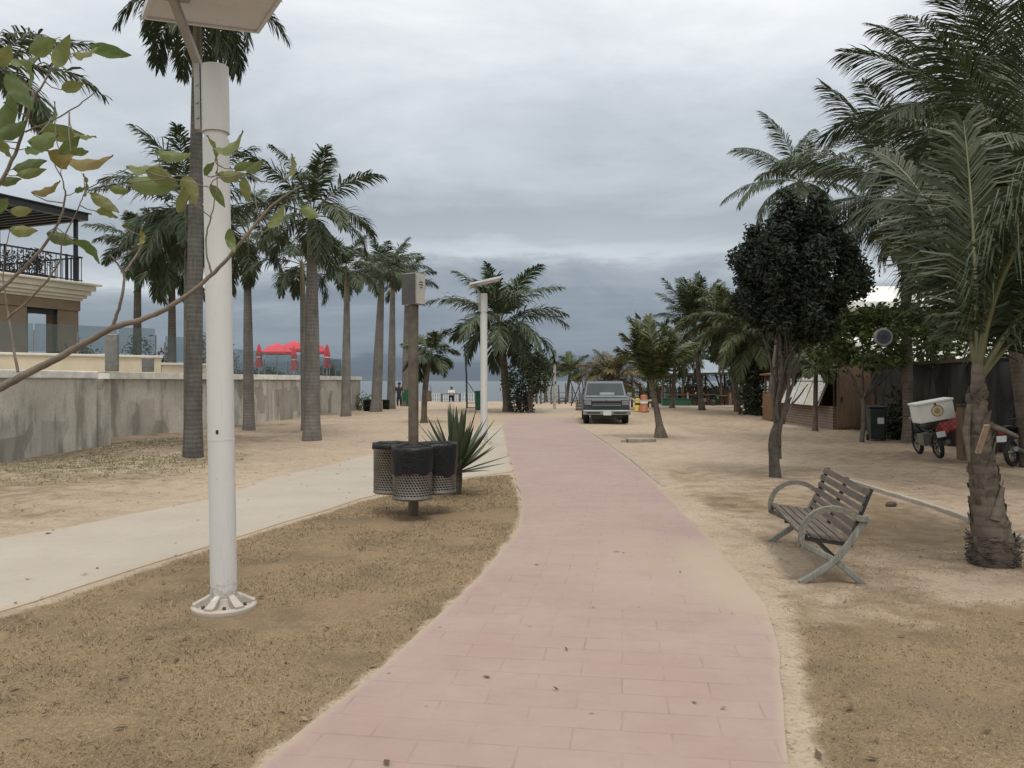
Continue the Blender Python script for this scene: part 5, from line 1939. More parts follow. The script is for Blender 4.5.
W1 = [(-11.9, 9.5), (-11.5, 15), (-11.35, 18.5), (-11.2, 21.3)]
W3 = [(-12.9, 23.0), (-12.8, 24.5), (-12.2, 27), (-11.45, 30.5), (-10.75, 35.5), (-10.35, 41), (-10.05, 47), (-9.75, 50.2), (-9.9, 51.6), (-10.6, 52.3), (-12.5, 52.4)]
wall_strip(W1, -.2, 1.86, .9).build('wall', MT['wall'], root)
wall_strip(W3, -.2, 1.86, .5, 120).build('wall', MT['wall'], root)
m = MB(off=OFF); m.box((-13.3, 21.8, .83), (4.2, .5, 2.055)); m.build('wall', MT['wall'], root)


def shift(path, dx):
    return [(a + dx, b) for a, b in path]


wall_strip(shift(W1, .06), 1.862, 2.06, 1.0, 60).build('cap', MT['cap'], root, bevel=.03)
wall_strip(shift(W3, .10), 1.861, 2.08, .7, 120).build('cap', MT['cap'], root, bevel=.05, seg=3)
m = MB(off=OFF); m.box((-13.2, 21.95, 1.94), (4.3, .5, .158)); m.build('cap', MT['cap'], root)
# terrace deck
m = MB()
poly = [(-60, 9.5), (-12.4, 9.5), (-12.2, 15), (-12.0, 21.5), (-13.3, 23.5), (-12.2, 29), (-11.1, 37), (-10.6, 47), (-11, 51.6), (-60, 51.6)]
m.prism(poly, 1.55, 1.80)
tag(m.build('terrace', MT['cream']), kind='structure')
# low cream wall on the terrace
root = thing('low_terrace_wall', 'low cream wall with pale coping on the terrace behind the concrete wall', 'wall', (-15, 26, 1.8))
m = MB(off=(-15, 26, 1.8))
a1, a2, a3 = (-20.2, 22.8), (-13.2, 29.6), (-11.95, 31.6)
m.beam((a1[0], a1[1], 2.15), (a2[0], a2[1], 2.15), .75, .30) if False else None
for (p, q, z1) in ((a1, a2, 2.66), (a2, a3, 2.40)):
    ang = math.atan2(q[1] - p[1], q[0] - p[0])
    L_ = math.hypot(q[0] - p[0], q[1] - p[1])
    m.box(((p[0] + q[0]) / 2, (p[1] + q[1]) / 2, (1.8 + z1) / 2), (L_, .3, z1 - 1.8), ang)
m.build('wall', MT['cream'], root)
m = MB(off=(-15, 26, 1.8))
for (p, q, z1) in ((a1, a2, 2.66), (a2, a3, 2.40)):
    ang = math.atan2(q[1] - p[1], q[0] - p[0])
    L_ = math.hypot(q[0] - p[0], q[1] - p[1])
    m.box(((p[0] + q[0]) / 2, (p[1] + q[1]) / 2, z1 + .045), (L_ + .1, .42, .085), ang)
m.build('coping', MT['creamtrim'], root, bevel=.015)


def glass_rail(label, pts, z, h, pw, group):
    root = thing('glass_railing', label, 'railing', (pts[0][0], pts[0][1], z), 0, group)
    off = (pts[0][0], pts[0][1], z)
    for p, q in zip(pts[:-1], pts[1:]):
        L_ = math.hypot(q[0] - p[0], q[1] - p[1])
        n = max(1, round(L_ / pw))
        ang = math.atan2(q[1] - p[1], q[0] - p[0])
        for i in range(n):
            c = (p[0] + (q[0] - p[0]) * (i + .5) / n, p[1] + (q[1] - p[1]) * (i + .5) / n, z + h / 2 + .06)
            m = MB(off=off); m.box(c, (L_ / n - .05, .014, h), ang); m.build('pane', MT['glass'], root)
        for i in range(n + 1):
            c = (p[0] + (q[0] - p[0]) * i / n, p[1] + (q[1] - p[1]) * i / n, z + .10 + h * .3)
            m = MB(off=off); m.box(c, (.03, .05, h * .6 + .2), ang); m.build('post', MT['steel'], root)


RG = 'glass railings of the terrace'
glass_rail('glass railing on the low cream wall in front of the brown building', [(-20.0, 23.0), (-13.3, 29.5)], 2.74, .95, 1.25, RG)
glass_rail('glass railing right of the step in the low cream wall', [(-13.1, 29.8), (-12.0, 31.5)], 2.48, .95, 1.25, RG)
glass_rail('glass railing along the far end of the concrete wall by the red parasols', [(-11.9, 32.2), (-11.3, 38), (-10.9, 44), (-10.7, 49.5), (-12, 51)], 1.85, 1.25, 1.4, RG)
# grey service boxes on the terrace
CB = 'grey metal boxes on the terrace'
for i, (px, py, d, w_, h_, lab) in enumerate([(112, 374, 24.6, .36, 1.15, 'upright grey metal box on the wall top near the brown building'), (148, 374, 25.5, .34, .45, 'small square grey box on the wall top right of the upright one')]):
    p = ((px - 512) / F * d, d, 2.10)
    root = thing('service_box', lab, 'box', p, R(20), CB)
    m = MB(); m.box((0, 0, h_ / 2), (w_, w_, h_)); m.build('body', MT['steel'], root, bevel=.015)
    m = MB(); m.box((0, -w_ / 2 - .004, h_ * .55), (w_ * .7, .008, h_ * .6)); m.build('door', simple('service_door', (.2, .2, .19), .5) if i == 0 else bpy.data.materials['service_door'], root)

# building: local u along facade from the far corner towards the viewer, local w into the building
root = thing('villa_building', 'brown and cream two-storey building with a balcony and a dark pergola at the left edge', 'building', (-18.9, 36.0, 1.8))
th = math.atan2(-.92, -.38)
root.rotation_euler.z = th
# local +x = u towards the viewer; local +y: rotate +90 from u -> check it points into the building (to the left, away)
WS = -1.0      # local y sign that points into the building
def bx(m, u0, u1, w0, w1, z0, z1):
    ya, yb = sorted((WS * w0, WS * w1))
    m.box(((u0 + u1) / 2, (ya + yb) / 2, (z0 + z1) / 2), (u1 - u0, yb - ya, z1 - z0))
    return m
for u0, u1 in ((.55, 1.55), (3.0, 5.2), (7.0, 9)):
    m = MB(); bx(m, u0, u1, .5, 1.3, -.1, 3.15); m.build('pillar', MT['brownwall'], root, bevel=.02)
m = MB(); bx(m, .55, 1.3, 5.2, 6, -.1, 3.15); m.build('pillar', MT['brownwall'], root)
m = MB(); bx(m, 8.2, 9, 1.3, 6, -.1, 3.15); m.build('wall', MT['brownwall'], root)
m = MB(); bx(m, .5, 9, .45, 6.2, 3.152, 3.6); m.build('beam', MT['brownwall'], root)
m = MB(); bx(m, 1.55, 1.68, .6, .75, 0, 3.15); bx(m, 1.55, 3.0, .6, .75, 2.9, 3.15); bx(m, 2.9, 3.0, .6, .75, 0, 3.15); m.build('door_frame', MT['dark'], root)
m = MB()
for k, (e, z0, z1) in enumerate(((.40, 3.602, 3.72), (.28, 3.722, 3.86), (.16, 3.862, 4.06), (.02, 4.062, 4.30), (-.16, 4.302, 4.40))):
    bx(m, e, 9.2, e, 6.4, z0, z1)
m.build('cornice', MT['creamtrim'], root, bevel=.03)
m = MB()
for i in range(34):
    u = .45 + i * .25
    bx(m, u - .012, u + .012, .44, .465, 4.4, 5.55)
    bx(m, .44, .465, .45 + i * .17 - .012, .45 + i * .17 + .012, 4.4, 5.55)
bx(m, .4, 9, .42, .48, 5.551, 5.62); bx(m, .4, 9, .43, .47, 4.52, 4.56)
bx(m, .42, .48, .49, 6.2, 5.552, 5.615)
for u in (1.2, 2.6, 4.0):
    bx(m, u - .03, u + .03, .40, .50, 4.4, 5.64)
m.build('balcony_railing', MT['dark'], root)
m = MB()
for u, ww in ((.62, .6), (.62, 5.8), (5.6, .6)):
    bx(m, u - .07, u + .07, ww - .07, ww + .07, 4.4, 7.25)
m.build('pergola_post', MT['dark'], root)
m = MB()
bx(m, .3, 9.2, .2, .42, 7.25, 7.55); bx(m, .3, 9.2, 5.9, 6.1, 7.25, 7.55); bx(m, .3, .5, .42, 5.9, 7.25, 7.55)
for i in range(22):
    bx(m, .7 + i * .4, .78 + i * .4, .42, 5.9, 7.3, 7.5)
bx(m, .2, 9.3, .1, 6.2, 7.552, 7.60)
m.build('pergola_roof', MT['dark'], root)
m = MB()
g = np.random.default_rng(77)
C = np.stack((g.uniform(1.7, 8.5, 70), WS * g.uniform(.7, 1.5, 70), g.uniform(4.6, 5.5, 70)), 1)
leaves(m, C, 26, .16, .14, g)
m.build('balcony_plants', leafmat('balcony_leaf', [(.03, .035, .02), (.05, .045, .03), (.10, .04, .04)], .5, .1), root)
m = MB(); bx(m, 1.6, 8.6, .65, 1.5, 4.4, 4.62); m.build('planter', MT['dark'], root)

# red parasols
RP = 'red parasols on the terrace'


def parasol_open(label, px, py, d, r_):
    p = U(px, py, d)
    root = thing('red_parasol', label, 'parasol', (p[0], p[1], 1.8), 0, RP)
    h = p[2] - 1.8
    m = MB(); m.tube([(0, 0, 0), (0, 0, h + .05)], .03, 8); m.build('pole', MT['white'], root)
    m = MB()
    m.lathe([(.02, h + .12), (r_ * .55, h - .08), (r_, h - .42), (r_ * 1.0, h - .56), (r_ - .02, h - .45), (r_ * .55, h - .11), (.02, h + .08)], (0, 0, 0), 8, 0, False)
    m.build('canopy', MT['red'], root)


def parasol_shut(label, px, py, d):
    p = U(px, py, d)
    root = thing('red_parasol', label, 'parasol', (p[0], p[1], 1.8), 0, RP)
    h = p[2] - 1.8
    m = MB(); m.tube([(0, 0, 0), (0, 0, h)], .03, 8); m.build('pole', MT['white'], root)
    m = MB()
    vs = []
    a = np.arange(16) * 2 * math.pi / 16
    pr = [(.03, h + .02), (.09, h - .15), (.16, h - .55), (.15, h - .8), (.22, h - 1.35), (.05, h - 1.33)]
    for r0, z in pr:
        rr = r0 * (1 + .18 * np.cos(8 * a))
        vs.append(np.stack((rr * np.cos(a), rr * np.sin(a), np.full(16, z)), 1))
    fs = [(i * 16 + j, i * 16 + (j + 1) % 16, (i + 1) * 16 + (j + 1) % 16, (i + 1) * 16 + j) for i in range(5) for j in range(16)]
    m.add(np.concatenate(vs), fs)
    c_ = m.build('canopy', MT['red'], root)
    m = MB(); m.tube([(0, 0, h - .78), (0, 0, h - .70)], .165, 14, cap=False); m.build('tie_band', MT['whitecloth'], c_)


parasol_open('open red parasol at the left, in front of the other red ones', 277, 345, 47, .98)
parasol_open('open red parasol just left of the thick pale palm trunk', 294, 342.5, 50, .95)
parasol_open('open red parasol showing right of the thick pale palm trunk', 316, 345, 50, .75)
parasol_shut('furled red parasol farthest left, beside the slim palm', 259, 344.5, 47)
parasol_shut('furled red parasol between the two open ones', 294, 347, 46)
parasol_shut('furled red parasol right of the thick pale palm trunk', 327, 345, 47)
bush('terrace_shrub', 'low dark planting under the red parasols', 'shrub', ((262 - 512) / F * 49, 49, 1.8), (1.8, .6, .75), 50, 24, .16, MT['leafbush'], 51, HB)
bush('terrace_shrub', 'low dark planting right of the red parasols', 'shrub', ((326 - 512) / F * 50.5, 50.5, 1.8), (1.2, .4, .8), 40, 24, .16, MT['leafbush'], 52, HB)

# ------------------------------------------------------------------ beach things, left of the path
def tub(name, label, cat, base, r_, h, mat, group=None):
    root = thing(name, label, cat, base, 0, group)
    m = MB()
    m.lathe([(0, 0), (r_ * .88, 0), (r_, h * .93), (r_ * 1.06, h * .93), (r_ * 1.06, h), (r_ * .95, h), (r_ * .9, h * .85), (0, h * .85)], (0, 0, 0), 20)
    m.build('body', mat, root)
    m = MB(); m.tube([(-r_ * .99, 0, h * .45), (r_ * .99, 0, h * .45)], r_ * .06, 6) if False else m.lathe([(r_ * .955, h * .46), (r_ * 1.01, h * .46), (r_ * 1.01, h * .52), (r_ * .96, h * .52)], (0, 0, 0), 20)
    m.build('band', mat, root)


tub('green_barrel', 'dark green barrel between the wall end and the stout leaning palm', 'barrel', ((367.5 - 512) / F * 47.5, 47.5, 0), .26, .68, MT['greendark'])
tub('green_barrel', 'dark green barrel behind the stout leaning palm', 'barrel', ((386 - 512) / F * 50, 50, 0), .24, .62, MT['greendark'])


def green_bin(label, px, d, w_, h):
    root = thing('green_bin', label, 'bin', ((px - 512) / F * d, d, 0), 0, 'green bins on the beach')
    m = MB(); m.box((0, 0, h * .48), (w_ * .86, w_, h * .92), None, 0, 1.12); m.build('body', MT['green'], root, bevel=.03)
    m = MB(); m.box((0, 0, h * .97), (w_ * 1.04, w_ * 1.1, .06)); m.build('lid', MT['green'], root, bevel=.02)


green_bin('green bin beside the brown bin post and the person in dark blue', 406.5, 57, .55, 1.2)
green_bin('green bin half hidden behind the far white lamp post', 478.5, 49, .45, 1.2)


def person(label, base, J, radii, clothes, seat=False):
    """J: joint dict; skin-modifier body, clothing painted by material of separate children"""
    names = list(J)
    E = [('hip', 'chest'), ('chest', 'neck'), ('neck', 'head'), ('head', 'crown'), ('chest', 'shl'), ('shl', 'ell'), ('ell', 'hal'), ('chest', 'shr'), ('shr', 'elr'), ('elr', 'har'),
         ('hip', 'hpl'), ('hpl', 'knl'), ('knl', 'anl'), ('anl', 'tol'), ('hip', 'hpr'), ('hpr', 'knr'), ('knr', 'anr'), ('anr', 'tor')]
    me = bpy.data.meshes.new('person')
    me.from_pydata([J[n] for n in names], [(names.index(a), names.index(b)) for a, b in E], [])
    o = bpy.data.objects.new('person', me)
    COL.objects.link(o)
    o.location = base
    me.materials.append(MT['skin'])
    sk = o.modifiers.new('skin', 'SKIN')
    for i, n in enumerate(names):
        r0 = radii.get(n, .06)
        me.skin_vertices[0].data[i].radius = (r0, r0)
        me.skin_vertices[0].data[i].use_root = n == 'hip'
    ss = o.modifiers.new('sub', 'SUBSURF'); ss.levels = ss.render_levels = 1
    tag(o, label, 'person')
    for nm, mat, segs in clothes:
        m = MB()
        for (a, b, ra, rb) in segs:
            m.tube([J[a], (np.array(J[a]) + np.array(J[b])) / 2, J[b]], [ra, (ra + rb) / 2, rb], 12)
        m.build(nm, mat, o)
    m = MB(); h = np.array(J['head']); m.lathe([(0, .13), (.075, .11), (.112, .05), (.115, .0), (.10, -.05)], tuple(h + np.array((0, .02, .02))), 14); m.build('hair', MT['hair'], o)
    return o


RD = dict(hip=.14, chest=.15, neck=.055, head=.095, crown=.08, shl=.065, ell=.045, hal=.04, shr=.065, elr=.045, har=.04, hpl=.09, knl=.06, anl=.045, tol=.04, hpr=.09, knr=.06, anr=.045, tor=.04)
J = dict(hip=(0, 0, .92), chest=(0, .02, 1.28), neck=(.01, 0, 1.45), head=(.02, -.02, 1.58), crown=(.02, -.02, 1.66), shl=(-.18, .02, 1.38), ell=(-.24, -.02, 1.1), hal=(-.2, -.15, .9), shr=(.18, .02, 1.38), elr=(.26, -.05, 1.12), har=(.34, -.12, .98),
         hpl=(-.09, 0, .88), knl=(-.10, -.03, .48), anl=(-.10, .02, .08), tol=(-.11, -.12, .04), hpr=(.09, 0, .88), knr=(.12, -.02, .48), anr=(.12, .05, .08), tor=(.13, -.09, .04))
person('person in dark blue clothes standing left of the green bin on the beach', ((399 - 512) / F * 56, 56, 0), J, RD,
       [('shirt', MT['clothdark'], [('hip', 'chest', .16, .185), ('chest', 'neck', .185, .07), ('shl', 'ell', .082, .062), ('shr', 'elr', .082, .062)]), ('trousers', MT['dark'], [('hip', 'knl', .14, .085), ('hip', 'knr', .14, .085), ('knl', 'anl', .085, .07), ('knr', 'anr', .085, .07)])])
JS = dict(hip=(0, 0, .48), chest=(0, .02, .86), neck=(0, 0, 1.03), head=(0, -.02, 1.17), crown=(0, -.02, 1.25), shl=(-.18, .02, .97), ell=(-.25, -.1, .74), hal=(-.15, -.3, .74), shr=(.18, .02, .97), elr=(.25, -.1, .74), har=(.15, -.3, .74),
          hpl=(-.1, -.05, .47), knl=(-.13, -.42, .48), anl=(-.13, -.40, .08), tol=(-.13, -.52, .04), hpr=(.1, -.05, .47), knr=(.13, -.42, .48), anr=(.13, -.40, .08), tor=(.13, -.52, .04))
sx_ = (451 - 512) / F * 68
person('person in a white shirt sitting at the table on the beach', (sx_, 68.6, .0), JS, RD,
       [('shirt', MT['clothwhite'], [('hip', 'chest', .16, .19), ('chest', 'neck', .19, .07), ('shl', 'ell', .085, .06), ('shr', 'elr', .085, .06)]), ('trousers', MT['dark'], [('hip', 'knl', .12, .08), ('hip', 'knr', .12, .08), ('knl', 'anl', .08, .065), ('knr', 'anr', .08, .065)])])


def table(label, loc, w_, d_, h, mat, group, name='beach_table'):
    root = thing(name, label, 'table', loc, 0, group)
    m = MB(); m.box((0, 0, h - .025), (w_, d_, .05)); m.build('tabletop', mat, root)
    for x in (-1, 1):
        for y in (-1, 1):
            m = MB(); m.beam((x * (w_ / 2 - .07), y * (d_ / 2 - .07), 0), (x * (w_ / 2 - .07), y * (d_ / 2 - .07), h - .05), .06, .06); m.build('leg', MT['darkwood'], root)
    return root


def chair(label, loc, rz, mat, group):
    root = thing('beach_chair', label, 'chair', loc, rz, group)
    m = MB(); m.box((0, 0, .44), (.46, .46, .04)); m.build('seat', mat, root)
    m = MB(); m.box((0, .22, .70), (.46, .04, .45)); m.build('backrest', mat, root)
    for x in (-.2, .2):
        for y in (-.2, .2):
            m = MB(); m.beam((x, y, 0), (x, y, .42), .04, .04); m.build('leg', mat, root)
    return root


table('wide dark table in front of the seated person in white', (sx_, 67.9, 0), 1.7, .8, .72, MT['darkwood'], None)
chair('chair under the person in a white shirt', (sx_, 68.65, 0), 0, MT['darkwood'], None)
# low picket fence on the beach edge
root = thing('picket_fence', 'low pale picket fence at the top of the beach left of the far lamp post', 'fence', (-6.9, 72, -.12))
m = MB()
for i in range(24):
    m.box((i * .21 - .6, 0, .40), (.055, .03, .86 + .06 * math.sin(i * 3.1)))
m.build('picket', MT['whitecloth'], root)
m = MB(); m.beam((-.7, .03, .62), (4.4, .03, .62), .05, .03); m.beam((-.7, .03, .25), (4.4, .03, .25), .05, .03); m.build('rail', MT['driftwood'], root)
# tall dark post with braced frame
d_ = 52.0
root = thing('braced_post', 'tall thin dark post with braced frame at its foot, left of far lamp post', 'post', ((467 - 512) / F * d_, d_, 0))
m = MB(); m.tube([(0, 0, -.1), (-.04, 0, 2.2), (-.16, 0, 4.2)], [.06, .055, .045], 8); m.build('pole', MT['dark'], root)
m = MB(); m.beam((0, 0, .35), (.95, 0, .35), .05, .05); m.beam((.95, 0, .0), (.95, 0, 1.0), .05, .05); m.beam((.02, 0, 1.75), (.9, 0, .45), .045, .045); m.beam((0, 0, .05), (.95, 0, .05), .05, .05)
m.build('brace_frame', MT['dark'], root)
# bag hung on the small palm
root = thing('hanging_bag', 'brown bag hanging on the trunk of the small bent palm', 'bag', tuple(U(429, 402, 33.5)))
m = MB(); m.box((0, 0, .26), (.26, .16, .46), None, 0, .8); m.build('body', MT['driftwood'], root, bevel=.05, seg=3)
m = MB(); m.tube([(-.08, 0, .48), (-.03, .05, .68), (.06, .05, .68), (.09, 0, .48)], .012, 6); m.build('strap', MT['dark'], root)

# driftwood fence beyond the path
root = thing('driftwood_fence', 'rough driftwood fence of uneven posts and branches below the small beach palms', 'fence', (1.2, 62, 0))
g = random.Random(3)
xs_ = [.1, .75, 1.05, 1.9, 2.5, 3.0, 3.5, 4.1, 4.6]
for i, x in enumerate(xs_):
    h = [1.5, 1.9, 1.35, 1.45, 1.2, 1.3, 1.1, 1.4, 1.2][i] * 1.25
    m = MB(); m.tube([(x, 0, -.1), (x + g.uniform(-.05, .05), 0, h * .5), (x + g.uniform(-.12, .12), 0, h)], [.08, .07, .05], 7); m.build('post', MT['driftwood'], root)
m = MB()
for i in range(26):
    x = g.uniform(1.0, 5.4)
    a = g.uniform(-.9, .9)
    L_ = g.uniform(.4, 1.1)
    z = g.uniform(.05, .45)
    p = np.array((x, g.uniform(-.15, .15), z))
    e = p + np.array((math.cos(a) * L_, g.uniform(-.2, .2), abs(math.sin(a)) * L_ * .6))
    m = MB(); m.tube([p, (p + e) / 2 + np.array((0, 0, g.uniform(-.06, .06))), e], [.035, .03, .012], 5)
    m.build('branch', MT['driftwood'], root)
m = MB()
m.tube([(.1, 0, .95), (1.5, .02, .85), (3, 0, .9), (4.6, 0, .85)], .02, 5)
m.build('rail', MT['driftwood'], root)
root = thing('leaning_pole', 'dark leaning pole above the driftwood fence', 'pole', (1.25, 61, 0))
m = MB(); m.tube([(0, 0, -.1), (.12, 0, 1.6), (.22, 0, 3.1)], [.06, .05, .04], 8); m.build('pole', MT['dark'], root)
# A-frame of crossed steel bars
root = thing('swing_frame', 'dark crossed steel swing frame left of the pickup', 'frame', ((577 - 512) / F * 57, 57, 0))
m = MB()
m.beam((-.5, 0, 1.85), (.32, 0, 1.85), .06, .06); m.beam((-.5, 0, 1.85), (.18, 0, -.05), .06, .06); m.beam((.32, .07, 1.85), (-.45, .07, -.05), .06, .06); m.beam((.36, 0, 1.85), (.62, 0, -.05), .06, .06)
m.build('bars', MT['dark'], root)
root = thing('wooden_gatepost', 'thick brown timber post with a crossbar just left of the pickup', 'post', ((587 - 512) / F * 49, 49, 0))
m = MB(); m.tube([(0, 0, -.1), (.02, 0, 1.3), (.0, 0, 2.75)], [.13, .12, .10], 9); m.build('post', MT['driftwood'], root)
m = MB(); m.tube([(-.6, 0, 2.78), (.1, 0, 2.80)], .05, 7); m.build('crossbar', MT['driftwood'], root)
root = thing('wooden_crate', 'worn brown wooden crate at the foot of the timber post by the pickup', 'crate', ((580.5 - 512) / F * 48, 48, 0))
m = MB()
for z in (.08, .26, .44):
    m.box((0, -.22, z), (.55, .03, .14)); m.box((0, .22, z), (.55, .03, .14)); m.box((-.26, 0, z), (.03, .41, .14)); m.box((.26, 0, z), (.03, .41, .14))
m.box((0, 0, .03), (.5, .4, .03))
m.build('slats', MT['driftwood'], root)
for x in (-.22, .22):
    m = MB(); m.beam((x, -.18, 0), (x, -.18, .52), .05, .05); m.build('corner_post', MT['darkwood'], root)

# flag pole
root = thing('flagpole', 'thin flagpole with a small dark flag behind the young palm', 'flagpole', ((637 - 512) / F * 60, 60, 0))
m = MB(); m.tube([(0, 0, 0), (0, 0, 4), (-.14, 0, 7.15)], [.05, .04, .02], 8); m.build('pole', MT['steel'], root)
m = MB()
vs = [(-.14 + i * .09, .03 * math.sin(i * 2), 7.05 - .09 * i - j * .45 * (1 - i * .12)) for i in range(6) for j in range(2)]
m.add(vs, [(2 * i, 2 * i + 1, 2 * i + 3, 2 * i + 2) for i in range(5)]); f_ = m.build('flag', MT['dark'], root)
sd = f_.modifiers.new('thick', 'SOLIDIFY'); sd.thickness = .01

# pale slab on the sand
root_m = MB()
root_m.prism([(-.42, -.26), (-.1, -.33), (.36, -.28), (.46, .05), (.38, .27), (-.2, .30), (-.45, .12)], -.02, .10)
root_m.prism([(-.62, -.20), (-.46, -.22), (-.44, .0), (-.58, .06)], -.02, .07)
o = root_m.build('stone_slab', MT['stone'], bevel=.02)
o.location = G(641, 441.5)
tag(o, 'flat pale stone slab lying on the sand beside the young palm', 'slab')
g2 = np.random.default_rng(8)
m = MB()
m.lathe([(0, 0), (.05, .01), (.075, .04), (.06, .075), (0, .09)], (0, 0, 0), 9)
m.v[0] += g2.normal(0, .008, m.v[0].shape)
o = m.build('dark_stone', MT['palmdark']); o.location = (5.42, 11.3, -.01)
tag(o, 'small dark clod lying on the sand behind the bench', 'stone')

# barrier drums, blue stand, bar far right
root = thing('traffic_drum', 'orange traffic drum behind the barrier tape right of the pickup', 'barrier', ((644 - 512) / F * 46, 46, 0))
m = MB(); m.lathe([(0, 0), (.30, 0), (.30, .06), (.24, .08), (.20, .95), (.1, 1.0), (0, 1.0)], (0, 0, 0), 16); m.build('body', MT['orange'], root)
m = MB(); m.lathe([(.226, .45), (.232, .45), (.222, .62), (.216, .62)], (0, 0, 0), 16); m.build('band', MT['whitecloth'], root)
root = thing('traffic_drum', 'yellow traffic drum next to the pickup, left of the orange one', 'barrier', ((637.5 - 512) / F * 46.5, 46.5, 0))
m = MB(); m.lathe([(0, 0), (.24, 0), (.24, .06), (.17, .08), (.14, .75), (.06, .8), (0, .8)], (0, 0, 0), 16); m.build('body', MT['yellow'], root)
m = MB(); m.lathe([(.155, .4), (.163, .4), (.158, .52), (.150, .52)], (0, 0, 0), 16); m.build('band', MT['dark'], root)
root = thing('wooden_stand', 'dark timber stand with blue-grey rails behind the pickup', 'stand', ((640 - 512) / F * 54, 54, 0))
for x, h in ((-.55, 2.6), (.0, 1.7), (.55, 2.4), (.85, 1.9)):
    m = MB(); m.beam((x, 0, -.1), (x, 0, h), .13, .13); m.build('post', MT['darkwood'], root)
m = MB(); m.beam((-.9, -.09, 1.05), (.9, -.09, 1.05), .04, .12); m.beam((-.9, -.09, .65), (.9, -.09, .65), .04, .12); m.build('rail', MT['bluegrey'], root)
root = thing('beach_bar', 'open beach bar with a grey-blue tarp roof on timber posts, far right', 'hut', (14.2, 60.5, 0))
m = MB()
m.add([(-3.2, -2.4, 2.35), (4.2, -2.4, 2.5), (4.2, 2.6, 2.6), (-3.2, 2.6, 2.5), (.6, .2, 3.45)], [(0, 1, 4), (1, 2, 4), (2, 3, 4), (3, 0, 4), (3, 2, 1, 0)])
m.build('roof', MT['tarp'], root)
m = MB()
m.add([(-3.5, -2.7, 2.2), (4.5, -2.7, 2.35), (4.5, -2.3, 2.48), (-3.5, -2.3, 2.33)], [(0, 1, 2, 3), (3, 2, 1, 0)]); m.build('roof_edge', MT['darkwood'], root)
for x in (-3.1, -1.6, -.2, 1.2, 2.7, 4.0):
    for y in (-2.2, 2.4):
        m = MB(); m.tube([(x, y, -.1), (x + .02, y, 2.45)], .075, 8); m.build('post', MT['driftwood'], root)
m = MB(); m.box((1.2, 1.5, .55), (4.2, .5, 1.1)); m.build('counter', MT['orangewood'], root)
m = MB(); m.beam((-3.1, -2.3, .8), (.4, -2.3, .8), .06, .06); m.build('rail', MT['driftwood'], root)
GB = 'green wooden boxes before the beach bar'
for px, d, w_, h, lab in ((684, 58, 1.25, .5, 'long green box in front of the beach bar'), (666, 57, .6, .55, 'short green box left of the long one before the beach bar'), (716, 60, .8, 1.0, 'tall teal green box right of the small far motorbike')):
    root = thing('green_box', lab, 'box', ((px - 512) / F * d, d, 0), 0, GB)
    m = MB(); m.box((0, 0, h / 2), (w_, .5, h - .06)); m.build('body', MT['green'], root, bevel=.02)
    m = MB(); m.box((0, 0, h - .02), (w_ + .06, .56, .05)); m.build('lid', MT['green'], root)
TG, CG = 'tables of the beach bar', 'chairs of the beach bar'
for i, (x, y, lab) in enumerate(((15.4, 58.3, 'bar table right of the far motorbike under the tarp roof'), (17.3, 59.2, 'bar table nearest the pale round post under the tarp roof'), (12.2, 59.2, 'bar table behind the long green box'))):
    table(lab, (x, y, 0), .9, .8, .75, MT['orangewood'], TG, 'bar_table')
    chair('chair left of the ' + lab.split(' under')[0], (x - .75, y, 0), R(90), MT['orangewood'] if i != 1 else MT['whitecloth'], CG)
    chair('chair right of the ' + lab.split(' under')[0], (x + .75, y, 0), R(-90), MT['orangewood'] if i != 2 else MT['whitecloth'], CG)
root = thing('bollard', 'pale round post at the right end of the beach bar', 'bollard', ((745 - 512) / F * 46, 45.6, 0))
m = MB(); m.lathe([(0, 0), (.14, 0), (.14, .05), (.11, .07), (.11, 1.02), (.09, 1.1), (0, 1.12)], (0, 0, 0), 14); m.build('shaft', MT['cap'], root)
m = MB(); m.lathe([(.112, .85), (.118, .85), (.118, .95), (.112, .95)], (0, 0, 0), 14); m.build('band', MT['dark'], root)

SB = 'bushes behind the beach bar'
bush('beach_bush', 'olive bush behind the beach bar, left of its tarp roof', 'bush', (11.2, 64.5, -.05), (1.6, 1.0, 2.0), 50, 24, .2, MT['frondolive'], 61, SB)
bush('beach_bush', 'dark bush behind the counter of the beach bar', 'bush', (15.2, 65.0, -.05), (1.9, 1.0, 1.9), 60, 24, .2, MT['leafbush'], 62, SB)
bush('beach_bush', 'dark bush behind the right end of the beach bar', 'bush', (18.6, 64.6, -.05), (1.7, 1.0, 2.3), 60, 24, .2, MT['leafbush'], 63, SB)

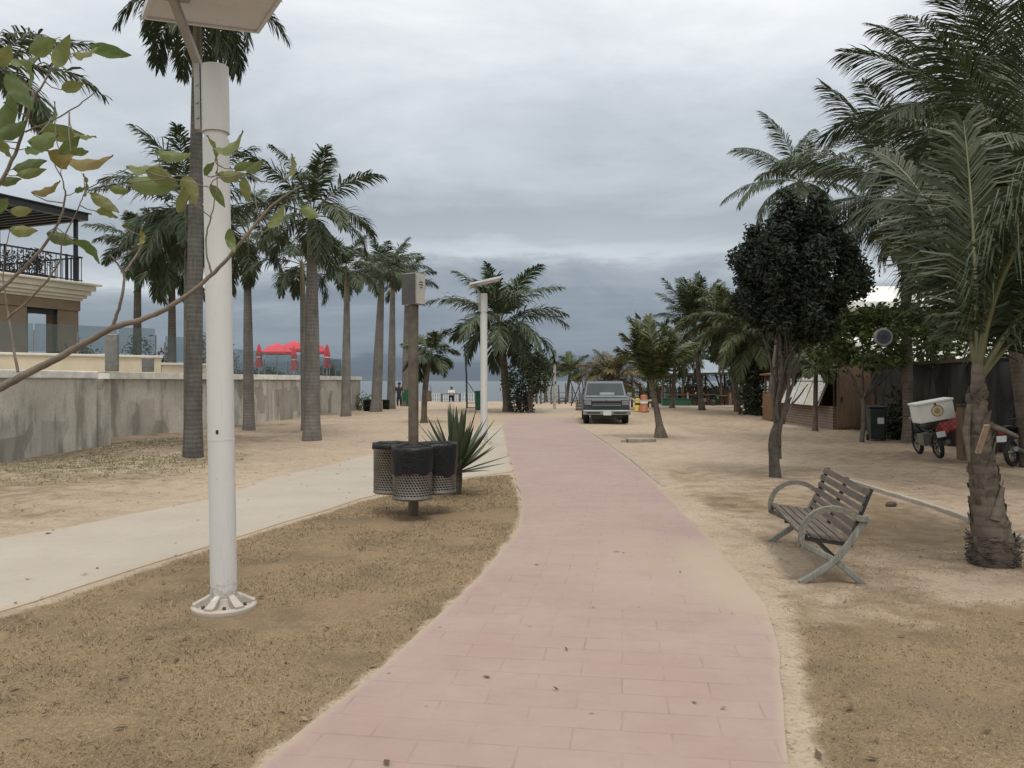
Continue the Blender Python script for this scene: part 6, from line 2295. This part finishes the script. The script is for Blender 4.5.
root = thing('bamboo_screen', 'dull brown bamboo screen standing behind the beach bar', 'screen', (15.2, 63.4, -.02))
m = MB()
for i in range(92):
    x = -4.6 + i * .105
    m.tube([(x, 0, -.05), (x + random.uniform(-.02, .02), 0, 1.35 + random.uniform(-.16, .16))], .046, 6)
m.build('canes', MT['driftwood'], root)['kind'] = 'stuff'
m = MB(); m.beam((-4.7, .07, .9), (5.1, .07, .9), .05, .06); m.build('rail', MT['darkwood'], root)
root = thing('board_fence', 'dark brown board fence between the stall door and the screened shed', 'fence', (12.95, 28.5, 0))
m = MB()
L_ = 4.3
for i in range(26):
    m.box((-.018 * i * .9, -.08 - i * .165, 1.2 + .02 * math.sin(i * 2.7)), (.025, .155, 2.4))
m.build('boards', MT['plywood'], root)
m = MB(); m.beam((.06, 0, .5), (-.36, -L_, .5), .05, .08); m.beam((.06, 0, 1.9), (-.36, -L_, 1.9), .05, .08); m.build('rail', MT['darkwood'], root)

OT = 'olive trees behind the beach stalls'
bush('olive_tree', 'tall olive-green leafy tree behind the beach bar and the upright dark palm', 'tree', ((728 - 512) / F * 62, 62.5, 0), (2.6, 1.6, 4.3), 150, 22, .30, MT['frondolive'], 81, OT, 6, 3.0, .34)
bush('olive_tree', 'dark green leafy tree beyond the stall, just left of the round tree', 'tree', ((752 - 512) / F * 52, 52.5, 0), (1.9, 1.4, 3.6), 130, 22, .28, MT['leafbush'], 82, OT, 6, 2.6, .30)
bush('olive_tree', 'low olive tree behind the young palm, left of the beach bar roof', 'tree', ((682 - 512) / F * 66, 66.5, 0), (2.2, 1.4, 2.2), 90, 22, .28, MT['frondolive'], 83, OT, 6, 2.0, .30)

bush('small_tree', 'small leafy tree whose crown shows over the roof of the dark shed', 'tree', (13.6, 25.6, 0), (1.5, 1.0, 1.0), 60, 20, .19, MT['leafmid'], 91, None, 6, 2.55, .2)
bush('small_tree', 'small leafy tree over the dark shed roof, right behind the near palm trunk', 'tree', (14.6, 21.5, 0), (1.6, 1.0, 1.1), 70, 20, .18, MT['leafbush'], 92, None, 6, 2.5, .2)
